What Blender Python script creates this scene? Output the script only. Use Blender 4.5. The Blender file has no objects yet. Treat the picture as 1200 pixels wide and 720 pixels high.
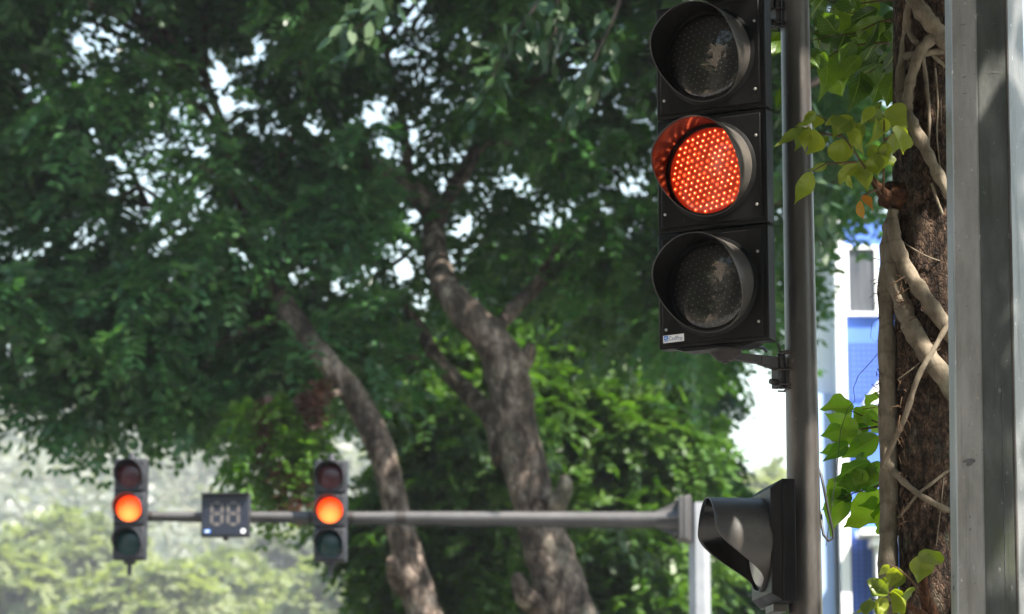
import bpy, bmesh, math, random
import numpy as np
from mathutils import Vector, Matrix

# ------------------------------------------------------------------ camera, sky, sun, exposure
sc = bpy.context.scene
R = math.radians
PITCH = R(10.5)
CAM_Z = 1.6
FPX = 3500.0
cam = bpy.data.cameras.new('camera')
cam.lens = 105.0; cam.sensor_width = 36.0; cam.sensor_fit = 'HORIZONTAL'
cam.clip_start = 0.1; cam.clip_end = 3000.0
cam.dof.use_dof = True; cam.dof.focus_distance = 9.95; cam.dof.aperture_fstop = 5.0
cam_o = bpy.data.objects.new('camera', cam)
cam_o.location = (0, 0, CAM_Z); cam_o.rotation_euler = (R(90) + PITCH, 0, 0)
sc.collection.objects.link(cam_o); sc.camera = cam_o

SUN = Vector((0.44, -0.40, 0.80)).normalized()
elev = math.asin(SUN.z); az = math.atan2(SUN.x, SUN.y)
w = bpy.data.worlds.new('World'); sc.world = w; w.use_nodes = True
nt = w.node_tree
sky = nt.nodes.new('ShaderNodeTexSky'); sky.sky_type = 'NISHITA'; sky.sun_disc = False
sky.sun_elevation = elev; sky.sun_rotation = az
sky.air_density = 1.8; sky.dust_density = 0.7; sky.ozone_density = 1.0
bg = nt.nodes['Background']; bg.inputs['Strength'].default_value = 0.085
nt.links.new(sky.outputs[0], bg.inputs[0])
sun = bpy.data.lights.new('sun', 'SUN'); sun.energy = 5.0; sun.angle = R(0.5); sun.color = (1.0, 0.93, 0.84)
sun_o = bpy.data.objects.new('sun', sun); sc.collection.objects.link(sun_o)
sun_o.rotation_euler = SUN.to_track_quat('Z', 'Y').to_euler()
sc.view_settings.view_transform = 'Standard'; sc.view_settings.look = 'None'
sc.view_settings.exposure = 2.0; sc.view_settings.gamma = 1.0
sc.view_settings.use_curve_mapping = False
sc.render.engine = 'CYCLES'
cy = sc.cycles
cy.use_denoising = True; cy.max_bounces = 8; cy.diffuse_bounces = 3; cy.glossy_bounces = 3
cy.transmission_bounces = 5; cy.transparent_max_bounces = 8; cy.volume_bounces = 0
cy.caustics_reflective = False; cy.caustics_refractive = False; cy.sample_clamp_indirect = 8.0

# ------------------------------------------------------------------ helpers
COL = sc.collection
rng = np.random.default_rng(7)
random.seed(7)
CP, SP = math.cos(PITCH), math.sin(PITCH)

def at(px, py, Y):
    """the point on the plane y = Y that the photo shows at pixel (px, py)"""
    a = (px - 600.0) / FPX; b = (py - 360.0) / FPX
    t = Y / (CP + b * SP)
    return Vector((a * t, Y, CAM_Z + t * (SP - b * CP)))

def mpp(py, Y):
    b = (py - 360.0) / FPX
    return Y / (CP + b * SP) / FPX

def to_px(p):
    y, z = p[1], p[2] - CAM_Z
    d = y * CP + z * SP; u = -y * SP + z * CP
    return 600 + FPX * p[0] / d, 360 - FPX * u / d

def tag(o, label=None, cat=None, group=None, kind=None):
    if label: o['label'] = label
    if cat: o['category'] = cat
    if group: o['group'] = group
    if kind: o['kind'] = kind
    return o

def thing(name, label, cat, loc=(0, 0, 0), rotz=0.0, group=None):
    o = bpy.data.objects.new(name, None); o.empty_display_size = 0.1
    o.location = loc; o.rotation_euler = (0, 0, rotz); COL.objects.link(o)
    return tag(o, label, cat, group)

class MB:
    def __init__(s): s.v = []; s.f = []; s.uv = None
    def add(s, vs, fs):
        b = len(s.v); s.v += [tuple(v) for v in vs]; s.f += [tuple(i + b for i in f) for f in fs]
    def box(s, c, d, M=None):
        c = Vector(c); h = Vector(d) * 0.5
        vs = [Vector((x * h.x, y * h.y, z * h.z)) for x in (-1, 1) for y in (-1, 1) for z in (-1, 1)]
        if M: vs = [M @ v for v in vs]
        s.add([v + c for v in vs], [(0, 1, 3, 2), (4, 6, 7, 5), (0, 4, 5, 1), (2, 3, 7, 6), (0, 2, 6, 4), (1, 5, 7, 3)])
    def tube(s, pts, rad, n=10, cap=True, wob=0.0, seed=0):
        pts = [Vector(p) for p in pts]
        if not hasattr(rad, '__len__'): rad = [rad] * len(pts)
        rr = random.Random(seed)
        ref = None; rings = []
        for i, p in enumerate(pts):
            t = (pts[min(i + 1, len(pts) - 1)] - pts[max(i - 1, 0)]).normalized()
            if ref is None:
                ref = Vector((0, 0, 1)) if abs(t.z) < 0.9 else Vector((1, 0, 0))
            a = (ref - t * ref.dot(t)).normalized(); ref = a
            b = t.cross(a)
            ring = []
            for k in range(n):
                an = 2 * math.pi * k / n
                q = rad[i] * (1 + wob * (rr.random() - 0.5))
                ring.append(p + a * (q * math.cos(an)) + b * (q * math.sin(an)))
            rings.append(ring)
        vs = [v for r in rings for v in r]; fs = []
        for i in range(len(pts) - 1):
            for k in range(n):
                fs.append((i * n + k, i * n + (k + 1) % n, (i + 1) * n + (k + 1) % n, (i + 1) * n + k))
        if cap:
            fs.append(tuple(reversed(range(n)))); m = (len(pts) - 1) * n
            fs.append(tuple(m + k for k in range(n)))
        s.add(vs, fs)
    def lathe(s, prof, M, n=32):
        """prof: (radius, height) pairs around local z, placed by matrix M"""
        vs = []; fs = []
        for r, h in prof:
            for k in range(n):
                a = 2 * math.pi * k / n
                vs.append(M @ Vector((r * math.cos(a), r * math.sin(a), h)))
        for i in range(len(prof) - 1):
            for k in range(n):
                fs.append((i * n + k, i * n + (k + 1) % n, (i + 1) * n + (k + 1) % n, (i + 1) * n + k))
        s.add(vs, fs)
    def prism(s, outline, y0, y1):
        """outline of (x, z) points extruded from y0 to y1"""
        n = len(outline)
        vs = [(x, y0, z) for x, z in outline] + [(x, y1, z) for x, z in outline]
        fs = [tuple(range(n)), tuple(reversed(range(n, 2 * n)))]
        fs += [(i, i + n, (i + 1) % n + n, (i + 1) % n) for i in range(n)]
        s.add(vs, fs)
    def build(s, name, mat, parent=None, world=False, smooth=True, bevel=0.0, solid=0.0, angle=35, fixn=False, inner=None):
        me = bpy.data.meshes.new(name)
        v = np.array(s.v, dtype=np.float64).reshape(-1, 3)
        if world and parent is not None: v = v - np.array(parent.matrix_local.translation if parent.parent is None else (0, 0, 0))
        me.from_pydata([tuple(x) for x in v], [], s.f)
        if fixn:
            bm = bmesh.new(); bm.from_mesh(me); bmesh.ops.recalc_face_normals(bm, faces=bm.faces); bm.to_mesh(me); bm.free()
        if smooth:
            me.polygons.foreach_set('use_smooth', [True] * len(me.polygons))
            me.set_sharp_from_angle(angle=R(angle))
        me.materials.append(mat)
        o = bpy.data.objects.new(name, me); COL.objects.link(o)
        if parent is not None: o.parent = parent
        if solid:
            m = o.modifiers.new('solid', 'SOLIDIFY'); m.thickness = solid; m.offset = -1.0
        if inner is not None: me.materials.append(inner); m.material_offset = 1; m.material_offset_rim = 0
        if bevel:
            m = o.modifiers.new('bevel', 'BEVEL'); m.width = bevel; m.segments = 2; m.limit_method = 'ANGLE'; m.angle_limit = R(40)
        return o

def origin(root):
    """world position of a tree's root (roots are unrotated)"""
    return np.array(root.location)

def quads_obj(name, verts, mat, parent=None, off=(0, 0, 0), uv=None, per=4):
    """verts: (n*per, 3) array of separate polygons"""
    v = (np.asarray(verts, dtype=np.float32).reshape(-1, 3) - np.asarray(off, dtype=np.float32)).astype(np.float32)
    n = len(v) // per
    me = bpy.data.meshes.new(name)
    me.vertices.add(len(v)); me.vertices.foreach_set('co', v.ravel())
    me.loops.add(len(v)); me.loops.foreach_set('vertex_index', np.arange(len(v), dtype=np.int32))
    me.polygons.add(n); me.polygons.foreach_set('loop_start', np.arange(0, len(v), per, dtype=np.int32))
    me.update(calc_edges=True); me.validate()
    me.materials.append(mat)
    o = bpy.data.objects.new(name, me); COL.objects.link(o)
    if parent is not None: o.parent = parent
    return o

def copy_tree(o, parent=None):
    c = o.copy(); COL.objects.link(c); c.parent = parent
    for ch in list(o.children): copy_tree(ch, c)
    return c

# ------------------------------------------------------------------ materials
def mat_new(name):
    m = bpy.data.materials.new(name); m.use_nodes = True
    n = m.node_tree.nodes; return m, n, m.node_tree.links, n['Principled BSDF']

def ramp(n, l, src, stops):
    r = n.new('ShaderNodeValToRGB'); e = r.color_ramp.elements
    while len(e) < len(stops): e.new(0.5)
    for el, (p, c) in zip(e, stops):
        el.position = p; el.color = (c[0], c[1], c[2], 1)
    l.new(src, r.inputs[0]); return r.outputs[0]

def noise(n, l, scale, detail=4, rough=0.6, coord='Object', stretch=None, dist=0.0):
    tc = n.new('ShaderNodeTexCoord'); src = tc.outputs[coord]
    if stretch:
        mp = n.new('ShaderNodeMapping'); mp.inputs['Scale'].default_value = stretch
        l.new(src, mp.inputs[0]); src = mp.outputs[0]
    t = n.new('ShaderNodeTexNoise'); t.inputs['Scale'].default_value = scale
    t.inputs['Detail'].default_value = detail; t.inputs['Roughness'].default_value = rough
    t.inputs['Distortion'].default_value = dist
    l.new(src, t.inputs['Vector']); return t.outputs[0]

def surf(name, stops, scale=6, rough=(0.4, 0.6), bump=0.1, bscale=40, metal=0.0, detail=5, stretch=None, spec=0.5, bdist=0.01):
    m, n, l, p = mat_new(name)
    f = noise(n, l, scale, detail, 0.62, stretch=stretch)
    l.new(ramp(n, l, f, stops), p.inputs['Base Color'])
    f2 = noise(n, l, bscale, 6, 0.6, stretch=stretch)
    mr = n.new('ShaderNodeMapRange'); mr.inputs[3].default_value = rough[0]; mr.inputs[4].default_value = rough[1]
    l.new(f2, mr.inputs[0]); l.new(mr.outputs[0], p.inputs['Roughness'])
    if bump:
        b = n.new('ShaderNodeBump'); b.inputs['Strength'].default_value = bump; b.inputs['Distance'].default_value = bdist
        l.new(f2, b.inputs['Height']); l.new(b.outputs[0], p.inputs['Normal'])
    p.inputs['Metallic'].default_value = metal
    p.inputs['Specular IOR Level'].default_value = spec
    return m

def emit_mat(name, col, strength, base=(0.02, 0.02, 0.02), rough=0.3):
    m, n, l, p = mat_new(name)
    p.inputs['Base Color'].default_value = (*base, 1); p.inputs['Roughness'].default_value = rough
    p.inputs['Emission Color'].default_value = (*col, 1); p.inputs['Emission Strength'].default_value = strength
    return m

def leaf_mat(name, stops, trans=0.35, tcol=(1.25, 1.35, 0.5), rough=0.42, scale=0.35, spec=0.5):
    """stops over a blend of a broad noise and a per-leaf random value"""
    m, n, l, p = mat_new(name)
    f = noise(n, l, scale, 3, 0.6)
    g = n.new('ShaderNodeNewGeometry')
    mx = n.new('ShaderNodeMath'); mx.operation = 'MULTIPLY_ADD'; mx.inputs[1].default_value = 0.45
    l.new(g.outputs['Random Per Island'], mx.inputs[0])
    sc_ = n.new('ShaderNodeMath'); sc_.operation = 'MULTIPLY_ADD'; sc_.inputs[1].default_value = 1.0; sc_.inputs[2].default_value = -0.22
    l.new(f, sc_.inputs[0]); l.new(sc_.outputs[0], mx.inputs[2])
    c = ramp(n, l, mx.outputs[0], stops)
    l.new(c, p.inputs['Base Color']); p.inputs['Roughness'].default_value = rough
    p.inputs['Specular IOR Level'].default_value = spec
    t = n.new('ShaderNodeBsdfTranslucent')
    mc = n.new('ShaderNodeMix'); mc.data_type = 'RGBA'; mc.blend_type = 'MULTIPLY'; mc.inputs[0].default_value = 1.0
    l.new(c, mc.inputs[6]); mc.inputs[7].default_value = (*tcol, 1); l.new(mc.outputs[2], t.inputs[0])
    ms = n.new('ShaderNodeMixShader'); ms.inputs[0].default_value = trans
    l.new(p.outputs[0], ms.inputs[1]); l.new(t.outputs[0], ms.inputs[2])
    l.new(ms.outputs[0], n['Material Output'].inputs['Surface'])
    return m

def broad_leaf_mat(name, stops, trans=0.4, tcol=(1.3, 1.35, 0.35)):
    """big near leaves: midrib, side veins, blemishes, paler underside"""
    m, n, l, p = mat_new(name)
    uv = n.new('ShaderNodeUVMap'); sx = n.new('ShaderNodeSeparateXYZ'); l.new(uv.outputs[0], sx.inputs[0])
    def math_(op, a, b=None, c=None):
        k = n.new('ShaderNodeMath'); k.operation = op
        for i, x in enumerate((a, b, c)):
            if x is None: continue
            if isinstance(x, (int, float)): k.inputs[i].default_value = x
            else: l.new(x, k.inputs[i])
        return k.outputs[0]
    d = math_('ABSOLUTE', math_('SUBTRACT', sx.outputs[0], 0.5))
    mid = math_('LESS_THAN', d, 0.022)
    ph = math_('FRACT', math_('SUBTRACT', math_('MULTIPLY', sx.outputs[1], 8.0), math_('MULTIPLY', d, 5.0)))
    vein = math_('LESS_THAN', math_('ABSOLUTE', math_('SUBTRACT', ph, 0.5)), 0.05)
    va = math_('MAXIMUM', mid, math_('MULTIPLY', vein, 0.5))
    g = n.new('ShaderNodeNewGeometry')
    f = noise(n, l, 22, 4, 0.6)
    tone = math_('ADD', math_('MULTIPLY', g.outputs['Random Per Island'], 0.65), math_('MULTIPLY', f, 0.4))
    c0 = ramp(n, l, tone, stops)
    spots = math_('GREATER_THAN', noise(n, l, 90, 2, 0.5), 0.71)
    mixs = n.new('ShaderNodeMix'); mixs.data_type = 'RGBA'; l.new(math_('MULTIPLY', spots, 0.6), mixs.inputs[0]); l.new(c0, mixs.inputs[6])
    mixs.inputs[7].default_value = (0.07, 0.045, 0.015, 1)
    mixv = n.new('ShaderNodeMix'); mixv.data_type = 'RGBA'; l.new(math_('MULTIPLY', va, 0.75), mixv.inputs[0]); l.new(mixs.outputs[2], mixv.inputs[6])
    mixv.inputs[7].default_value = (0.24, 0.30, 0.09, 1)
    c = mixv.outputs[2]
    l.new(c, p.inputs['Base Color']); p.inputs['Roughness'].default_value = 0.38
    b = n.new('ShaderNodeBump'); b.inputs['Strength'].default_value = 0.7; b.inputs['Distance'].default_value = 0.006
    l.new(math_('ADD', math_('MULTIPLY', va, -1.0), math_('MULTIPLY', f, 1.2)), b.inputs['Height']); l.new(b.outputs[0], p.inputs['Normal'])
    t = n.new('ShaderNodeBsdfTranslucent')
    mc = n.new('ShaderNodeMix'); mc.data_type = 'RGBA'; mc.blend_type = 'MULTIPLY'; mc.inputs[0].default_value = 1.0
    l.new(c, mc.inputs[6]); mc.inputs[7].default_value = (*tcol, 1); l.new(mc.outputs[2], t.inputs[0])
    ms = n.new('ShaderNodeMixShader'); ms.inputs[0].default_value = trans
    l.new(p.outputs[0], ms.inputs[1]); l.new(t.outputs[0], ms.inputs[2])
    l.new(ms.outputs[0], n['Material Output'].inputs['Surface'])
    return m

def bark_mat(name, stops, scale=9, bump=0.9, dist=0.03, stretch=(1, 1, 0.35), crack=0.0, cscale=20, lichen=0.0, rings=0.0):
    m, n, l, p = mat_new(name)
    tc = n.new('ShaderNodeTexCoord'); mp = n.new('ShaderNodeMapping'); mp.inputs['Scale'].default_value = stretch
    l.new(tc.outputs['Object'], mp.inputs[0])
    def nz(sc_, det, ro, di=0.0):
        t = n.new('ShaderNodeTexNoise'); t.inputs['Scale'].default_value = sc_; t.inputs['Detail'].default_value = det
        t.inputs['Roughness'].default_value = ro; t.inputs['Distortion'].default_value = di; l.new(mp.outputs[0], t.inputs['Vector']); return t.outputs[0]
    f = nz(scale, 9, 0.74, 0.2); f2 = nz(scale * 2.6, 9, 0.7)
    col = ramp(n, l, f, stops); hgt = f2
    def mix(fac, a, c):
        k = n.new('ShaderNodeMix'); k.data_type = 'RGBA'; l.new(fac, k.inputs[0]); l.new(a, k.inputs[6]); k.inputs[7].default_value = (*c, 1); return k.outputs[2]
    def mr(src, a, b, c=0.0, d=1.0):
        k = n.new('ShaderNodeMapRange'); k.inputs[1].default_value = a; k.inputs[2].default_value = b; k.inputs[3].default_value = c; k.inputs[4].default_value = d
        l.new(src, k.inputs[0]); return k.outputs[0]
    if lichen: col = mix(mr(nz(scale * .35, 5, .7), .56, .66, 0, lichen), col, (0.20, 0.21, 0.15))
    if crack:
        wv = n.new('ShaderNodeVectorMath'); wv.operation = 'MULTIPLY_ADD'; nn = n.new('ShaderNodeTexNoise'); nn.inputs['Scale'].default_value = cscale * .8; l.new(mp.outputs[0], nn.inputs['Vector'])
        l.new(nn.outputs['Color'], wv.inputs[0]); wv.inputs[1].default_value = (.9 / cscale,) * 3; l.new(mp.outputs[0], wv.inputs[2])
        vo = n.new('ShaderNodeTexVoronoi'); vo.feature = 'DISTANCE_TO_EDGE'; vo.inputs['Scale'].default_value = cscale; l.new(wv.outputs[0], vo.inputs['Vector'])
        e = mr(vo.outputs['Distance'], 0.0, 0.16, 0, 1)
        col = mix(mr(vo.outputs['Distance'], 0.0, 0.10, crack, 0.0), col, tuple(x * .35 for x in stops[0][1]))
        ad = n.new('ShaderNodeMath'); ad.operation = 'MULTIPLY_ADD'; l.new(e, ad.inputs[0]); ad.inputs[1].default_value = .35; l.new(f2, ad.inputs[2]); hgt = ad.outputs[0]
    if rings:
        wz = n.new('ShaderNodeTexWave'); wz.bands_direction = 'Z'; wz.inputs['Scale'].default_value = 3.2; wz.inputs['Distortion'].default_value = 9.0; wz.inputs['Detail'].default_value = 4; l.new(tc.outputs['Object'], wz.inputs['Vector'])
        col = mix(mr(wz.outputs['Fac'], .9, 1.0, 0, rings), col, tuple(x * .35 for x in stops[0][1]))
    l.new(col, p.inputs['Base Color']); p.inputs['Roughness'].default_value = 0.9
    b = n.new('ShaderNodeBump'); b.inputs['Strength'].default_value = bump; b.inputs['Distance'].default_value = dist
    l.new(hgt, b.inputs['Height']); l.new(b.outputs[0], p.inputs['Normal'])
    p.inputs['Specular IOR Level'].default_value = 0.2
    return m

def steel_mat(name, stops, metal, streak=(0.05, 0.05, 0.045), streak_amt=0.5, spot=(0.5, 0.5, 0.49), algae=0.0):
    """galvanised steel: spangle, rain streaks, pale scuffs, specks, green film"""
    m, n, l, p = mat_new(name)
    def nz(sc_, det, ro, st=(1, 1, 1)):
        return noise(n, l, sc_, det, ro, stretch=st)
    def mr(src, a, b, c=0.0, d=1.0):
        k = n.new('ShaderNodeMapRange'); k.inputs[1].default_value = a; k.inputs[2].default_value = b; k.inputs[3].default_value = c; k.inputs[4].default_value = d
        l.new(src, k.inputs[0]); return k.outputs[0]
    def mix(fac, a, c):
        k = n.new('ShaderNodeMix'); k.data_type = 'RGBA'; l.new(fac, k.inputs[0]); l.new(a, k.inputs[6]); k.inputs[7].default_value = (*c, 1); return k.outputs[2]
    f = nz(9, 9, .68, (1, 1, .3)); col = ramp(n, l, f, stops)
    col = mix(mr(nz(26, 6, .7, (1, 1, .05)), .56, .70, 0, streak_amt), col, streak)
    if algae: col = mix(mr(nz(5, 6, .65, (1, 1, .5)), .48, .62, 0, algae), col, (0.06, 0.075, 0.03))
    col = mix(mr(nz(55, 4, .6, (1, 1, .6)), .66, .72, 0, .7), col, spot)
    col = mix(mr(nz(160, 2, .5), .70, .74, 0, .8), col, (0.03, 0.028, 0.025))
    l.new(col, p.inputs['Base Color']); p.inputs['Metallic'].default_value = metal
    l.new(mr(f, .3, .7, .26, .5), p.inputs['Roughness'])
    b = n.new('ShaderNodeBump'); b.inputs['Strength'].default_value = .22; b.inputs['Distance'].default_value = .006
    l.new(nz(34, 7, .7), b.inputs['Height']); l.new(b.outputs[0], p.inputs['Normal'])
    return m

M = {}
M['housing'] = steel_mat('dusty_black_polycarbonate', [(0.25, (0.004, 0.004, 0.0045)), (0.5, (0.0065, 0.0065, 0.0066)), (0.8, (0.013, 0.0125, 0.012))], 0.0, (0.020, 0.0185, 0.0165), .35, (.035, .033, .029))
M['housing'].node_tree.nodes['Principled BSDF'].inputs['Specular IOR Level'].default_value = .13
M['visor'] = surf('weathered_black_visor', [(0.3, (0.034, 0.031, 0.027)), (0.55, (0.055, 0.049, 0.042)), (0.75, (0.095, 0.083, 0.068))], 9, (0.36, 0.55), 0.06, 90, spec=0.5)
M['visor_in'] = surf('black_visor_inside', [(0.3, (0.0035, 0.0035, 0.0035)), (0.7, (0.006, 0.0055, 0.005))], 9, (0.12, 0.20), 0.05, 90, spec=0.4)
M['steel_dark'] = surf('dull_dark_steel', [(0.3, (0.015, 0.013, 0.012)), (0.7, (0.035, 0.028, 0.024))], 30, (0.45, 0.65), 0.1, 90, metal=0.2)
M['rubber'] = surf('black_rubber', [(0.3, (0.012, 0.012, 0.012)), (0.7, (0.02, 0.02, 0.02))], 30, (0.4, 0.6), 0.03, 90)
M['screw'] = surf('zinc_screw', [(0.3, (0.35, 0.34, 0.32)), (0.7, (0.5, 0.49, 0.46))], 60, (0.3, 0.5), 0.05, 200, metal=0.9)
M['galv_dark'] = steel_mat('weathered_grey_pole', [(0.25, (0.028, 0.025, 0.023)), (0.5, (0.055, 0.049, 0.044)), (0.75, (0.12, 0.108, 0.096))], .1, (0.018, 0.016, 0.014), .4, (.13, .12, .11))
M['galv'] = steel_mat('galvanised_steel', [(0.25, (0.12, 0.125, 0.125)), (0.5, (0.195, 0.20, 0.20)), (0.8, (0.30, 0.30, 0.295))], .45)
M['galv_shade_algae'] = steel_mat('galvanised_steel_shade_and_algae', [(0.25, (0.035, 0.038, 0.034)), (0.5, (0.06, 0.064, 0.06)), (0.8, (0.12, 0.122, 0.112))], .3, (0.02, 0.02, 0.018), .6, (.18, .18, .17), .4)  # front facet: shade painted as a darker base, with a greenish algae film
M['galv_far'] = surf('pale_galvanised_mast', [(0.3, (0.20, 0.21, 0.225)), (0.7, (0.29, 0.30, 0.315))], 4, (0.4, 0.6), 0.0, 20, metal=0.2)
M['arm_grey'] = surf('grey_mast_arm', [(0.3, (0.05, 0.048, 0.048)), (0.7, (0.08, 0.076, 0.075))], 4, (0.4, 0.6), 0.0, 20, metal=0.2)
M['housing_far'] = surf('dark_slate_housing', [(0.3, (0.009, 0.010, 0.014)), (0.7, (0.015, 0.016, 0.021))], 6, (0.45, 0.65), 0.0, 30)
M['board'] = surf('dark_led_board', [(0.3, (0.006, 0.006, 0.006)), (0.7, (0.012, 0.011, 0.01))], 20, (0.5, 0.6), 0.0, 30)
M['led_off'] = surf('clear_led_domes', [(0.3, (0.32, 0.30, 0.28)), (0.7, (0.42, 0.40, 0.38))], 20, (0.15, 0.25), 0.0, 30)
M['led_on'] = emit_mat('lit_orange_leds', (1.0, 0.16, 0.06), 6.0)
def uneven(m, lo, hi):
    n = m.node_tree.nodes; l = m.node_tree.links; g = n.new('ShaderNodeNewGeometry'); k = n.new('ShaderNodeMapRange'); k.inputs[3].default_value = lo; k.inputs[4].default_value = hi
    l.new(g.outputs['Random Per Island'], k.inputs[0]); l.new(k.outputs[0], n['Principled BSDF'].inputs['Emission Strength'])
uneven(M['led_on'], 0.7, 6.0)
M['cell'] = emit_mat('orange_led_halos', (1.0, 0.075, 0.012), 0.27, base=(0.02, 0.004, 0.002))
M['glow'] = emit_mat('glowing_orange_board', (1.0, 0.03, 0.002), 0.085, base=(0.02, 0.004, 0.002))
M['sticker'] = surf('white_sticker', [(0.3, (0.6, 0.6, 0.6)), (0.7, (0.75, 0.75, 0.76))], 30, (0.4, 0.5), 0.0, 30)
M['ink'] = surf('blue_grey_ink', [(0.3, (0.06, 0.13, 0.24)), (0.7, (0.08, 0.16, 0.28))], 30, (0.4, 0.5), 0.0, 30)
M['ink_blue'] = surf('bright_blue_ink', [(0.3, (0.02, 0.16, 0.55)), (0.7, (0.03, 0.2, 0.62))], 30, (0.4, 0.5), 0.0, 30)
M['paint_mark'] = surf('dark_grey_smear', [(0.3, (0.05, 0.05, 0.055)), (0.7, (0.1, 0.1, 0.1))], 60, (0.6, 0.8), 0.1, 90)
M['segment'] = surf('unlit_grey_segments', [(0.3, (0.09, 0.08, 0.073)), (0.7, (0.11, 0.098, 0.09))], 10, (0.5, 0.6), 0.0, 30)
M['face_blue'] = surf('blue_black_face', [(0.3, (0.006, 0.009, 0.018)), (0.7, (0.011, 0.015, 0.027))], 5, (0.35, 0.5), 0.0, 30)
M['red_lens'] = surf('unlit_red_lens', [(0.3, (0.055, 0.005, 0.011)), (0.7, (0.075, 0.007, 0.014))], 20, (0.2, 0.3), 0.0, 30)
M['green_lens'] = surf('unlit_green_lens', [(0.3, (0.002, 0.028, 0.027)), (0.7, (0.003, 0.038, 0.035))], 20, (0.2, 0.3), 0.0, 30)
M['bark_grey'] = bark_mat('grey_brown_bark', [(0.36, (0.025, 0.018, 0.014)), (0.47, (0.075, 0.055, 0.043)), (0.54, (0.17, 0.13, 0.104)), (0.66, (0.40, 0.325, 0.265))], 4.5, 1.0, 0.09, (1, 1, .55), crack=.5, cscale=5, lichen=.3)
M['bark_dark'] = bark_mat('dark_limb_bark', [(0.3, (0.04, 0.032, 0.028)), (0.7, (0.11, 0.085, 0.07))], 4, 0.8, 0.05)
M['bark_red'] = bark_mat('flaky_red_brown_bark', [(0.38, (0.012, 0.008, 0.006)), (0.46, (0.05, 0.032, 0.022)), (0.53, (0.11, 0.07, 0.047)), (0.6, (0.20, 0.13, 0.088)), (0.7, (0.30, 0.22, 0.16))], 42, 1.0, 0.03, (1, 1, 0.5), crack=.45, cscale=75, lichen=.3)
M['root'] = bark_mat('tan_aerial_root', [(0.3, (0.085, 0.068, 0.048)), (0.5, (0.17, 0.14, 0.10)), (0.75, (0.27, 0.232, 0.175))], 22, 0.6, 0.008, (1, 1, 0.4), lichen=.4, rings=.25)
M['twig'] = bark_mat('brown_twig', [(0.3, (0.06, 0.035, 0.02)), (0.7, (0.13, 0.08, 0.045))], 30, 0.3, 0.004)
M['stub'] = bark_mat('orange_brown_burl', [(0.34, (0.02, 0.010, 0.006)), (0.5, (0.09, 0.040, 0.02)), (0.68, (0.24, 0.10, 0.042))], 48, 1.0, 0.03)
M['canopy'] = leaf_mat('deep_green_pinnate_leaves', [(0.1, (0.020, 0.070, 0.030)), (0.5, (0.052, 0.138, 0.052)), (0.9, (0.11, 0.225, 0.072))], 0.36, rough=0.36)
M['canopy_b'] = leaf_mat('mid_green_pinnate_leaves', [(0.1, (0.016, 0.062, 0.018)), (0.5, (0.042, 0.125, 0.030)), (0.9, (0.09, 0.20, 0.038))], 0.38, rough=0.37)
M['bright'] = leaf_mat('yellow_green_leaves', [(0.1, (0.022, 0.062, 0.010)), (0.5, (0.048, 0.112, 0.015)), (0.9, (0.10, 0.185, 0.024))], 0.42)
M['spray_light'] = leaf_mat('sun_toned_pinnate_leaves', [(0.1, (0.03, 0.085, 0.014)), (0.5, (0.065, 0.145, 0.02)), (0.9, (0.13, 0.225, 0.03))], 0.45)  # sunlight on the low spray put into a lighter green
M['hedgerow'] = leaf_mat('haze_paled_yellow_green_leaves', [(0.1, (0.14, 0.17, 0.085)), (0.5, (0.22, 0.255, 0.125)), (0.9, (0.32, 0.345, 0.17))], 0.5, scale=0.05)  # leaf colour paled and greyed to stand in for distance haze
M['woods'] = leaf_mat('haze_paled_green_leaves', [(0.1, (0.10, 0.12, 0.09)), (0.5, (0.17, 0.19, 0.14)), (0.9, (0.26, 0.265, 0.20))], 0.4, scale=0.02)  # haze over the far wood partly put into this pale colour
M['dead'] = leaf_mat('dry_brown_leaves', [(0.1, (0.045, 0.018, 0.013)), (0.5, (0.08, 0.033, 0.023)), (0.9, (0.12, 0.055, 0.036))], 0.25)
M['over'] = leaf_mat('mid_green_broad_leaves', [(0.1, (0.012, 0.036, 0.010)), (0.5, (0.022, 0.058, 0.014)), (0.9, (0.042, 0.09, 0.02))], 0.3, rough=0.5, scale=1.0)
M['fig_dark'] = broad_leaf_mat('dark_glossy_fig_leaves', [(0.12, (0.012, 0.032, 0.006)), (0.45, (0.032, 0.075, 0.010)), (0.7, (0.075, 0.145, 0.015)), (0.9, (0.15, 0.23, 0.022))], 0.45)
M['fig_yellow'] = broad_leaf_mat('young_yellow_green_leaves', [(0.1, (0.10, 0.15, 0.016)), (0.5, (0.18, 0.235, 0.022)), (0.85, (0.28, 0.32, 0.035))], 0.42)  # young leaf colour, brightened in place of sun that the post blocks
M['fig_bright'] = broad_leaf_mat('sun_toned_green_leaves', [(0.1, (0.04, 0.11, 0.01)), (0.45, (0.10, 0.23, 0.018)), (0.85, (0.24, 0.38, 0.04))], 0.55)  # sunlight put into the leaf colour where the trunk blocks the sun
M['rust_leaf'] = broad_leaf_mat('turning_orange_leaves', [(0.1, (0.35, 0.09, 0.02)), (0.5, (0.42, 0.16, 0.02)), (0.85, (0.45, 0.30, 0.03))], 0.5, (1.2, 1.0, 0.4))
M['blue'] = surf('blue_painted_wall', [(0.3, (0.058, 0.145, 0.52)), (0.7, (0.07, 0.165, 0.58))], 1.5, (0.6, 0.8), 0.0, 10)
M['blue_dark'] = surf('blue_perforated_panel', [(0.3, (0.014, 0.035, 0.20)), (0.7, (0.018, 0.042, 0.23))], 1.5, (0.6, 0.8), 0.0, 10)
M['pale_blue'] = surf('pale_blue_wall', [(0.3, (0.30, 0.42, 0.72)), (0.7, (0.34, 0.46, 0.75))], 1.5, (0.6, 0.8), 0.0, 10)
M['white_wall'] = surf('white_painted_wall', [(0.3, (0.82, 0.84, 0.87)), (0.7, (0.88, 0.89, 0.91))], 1.5, (0.6, 0.8), 0.0, 10)
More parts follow.
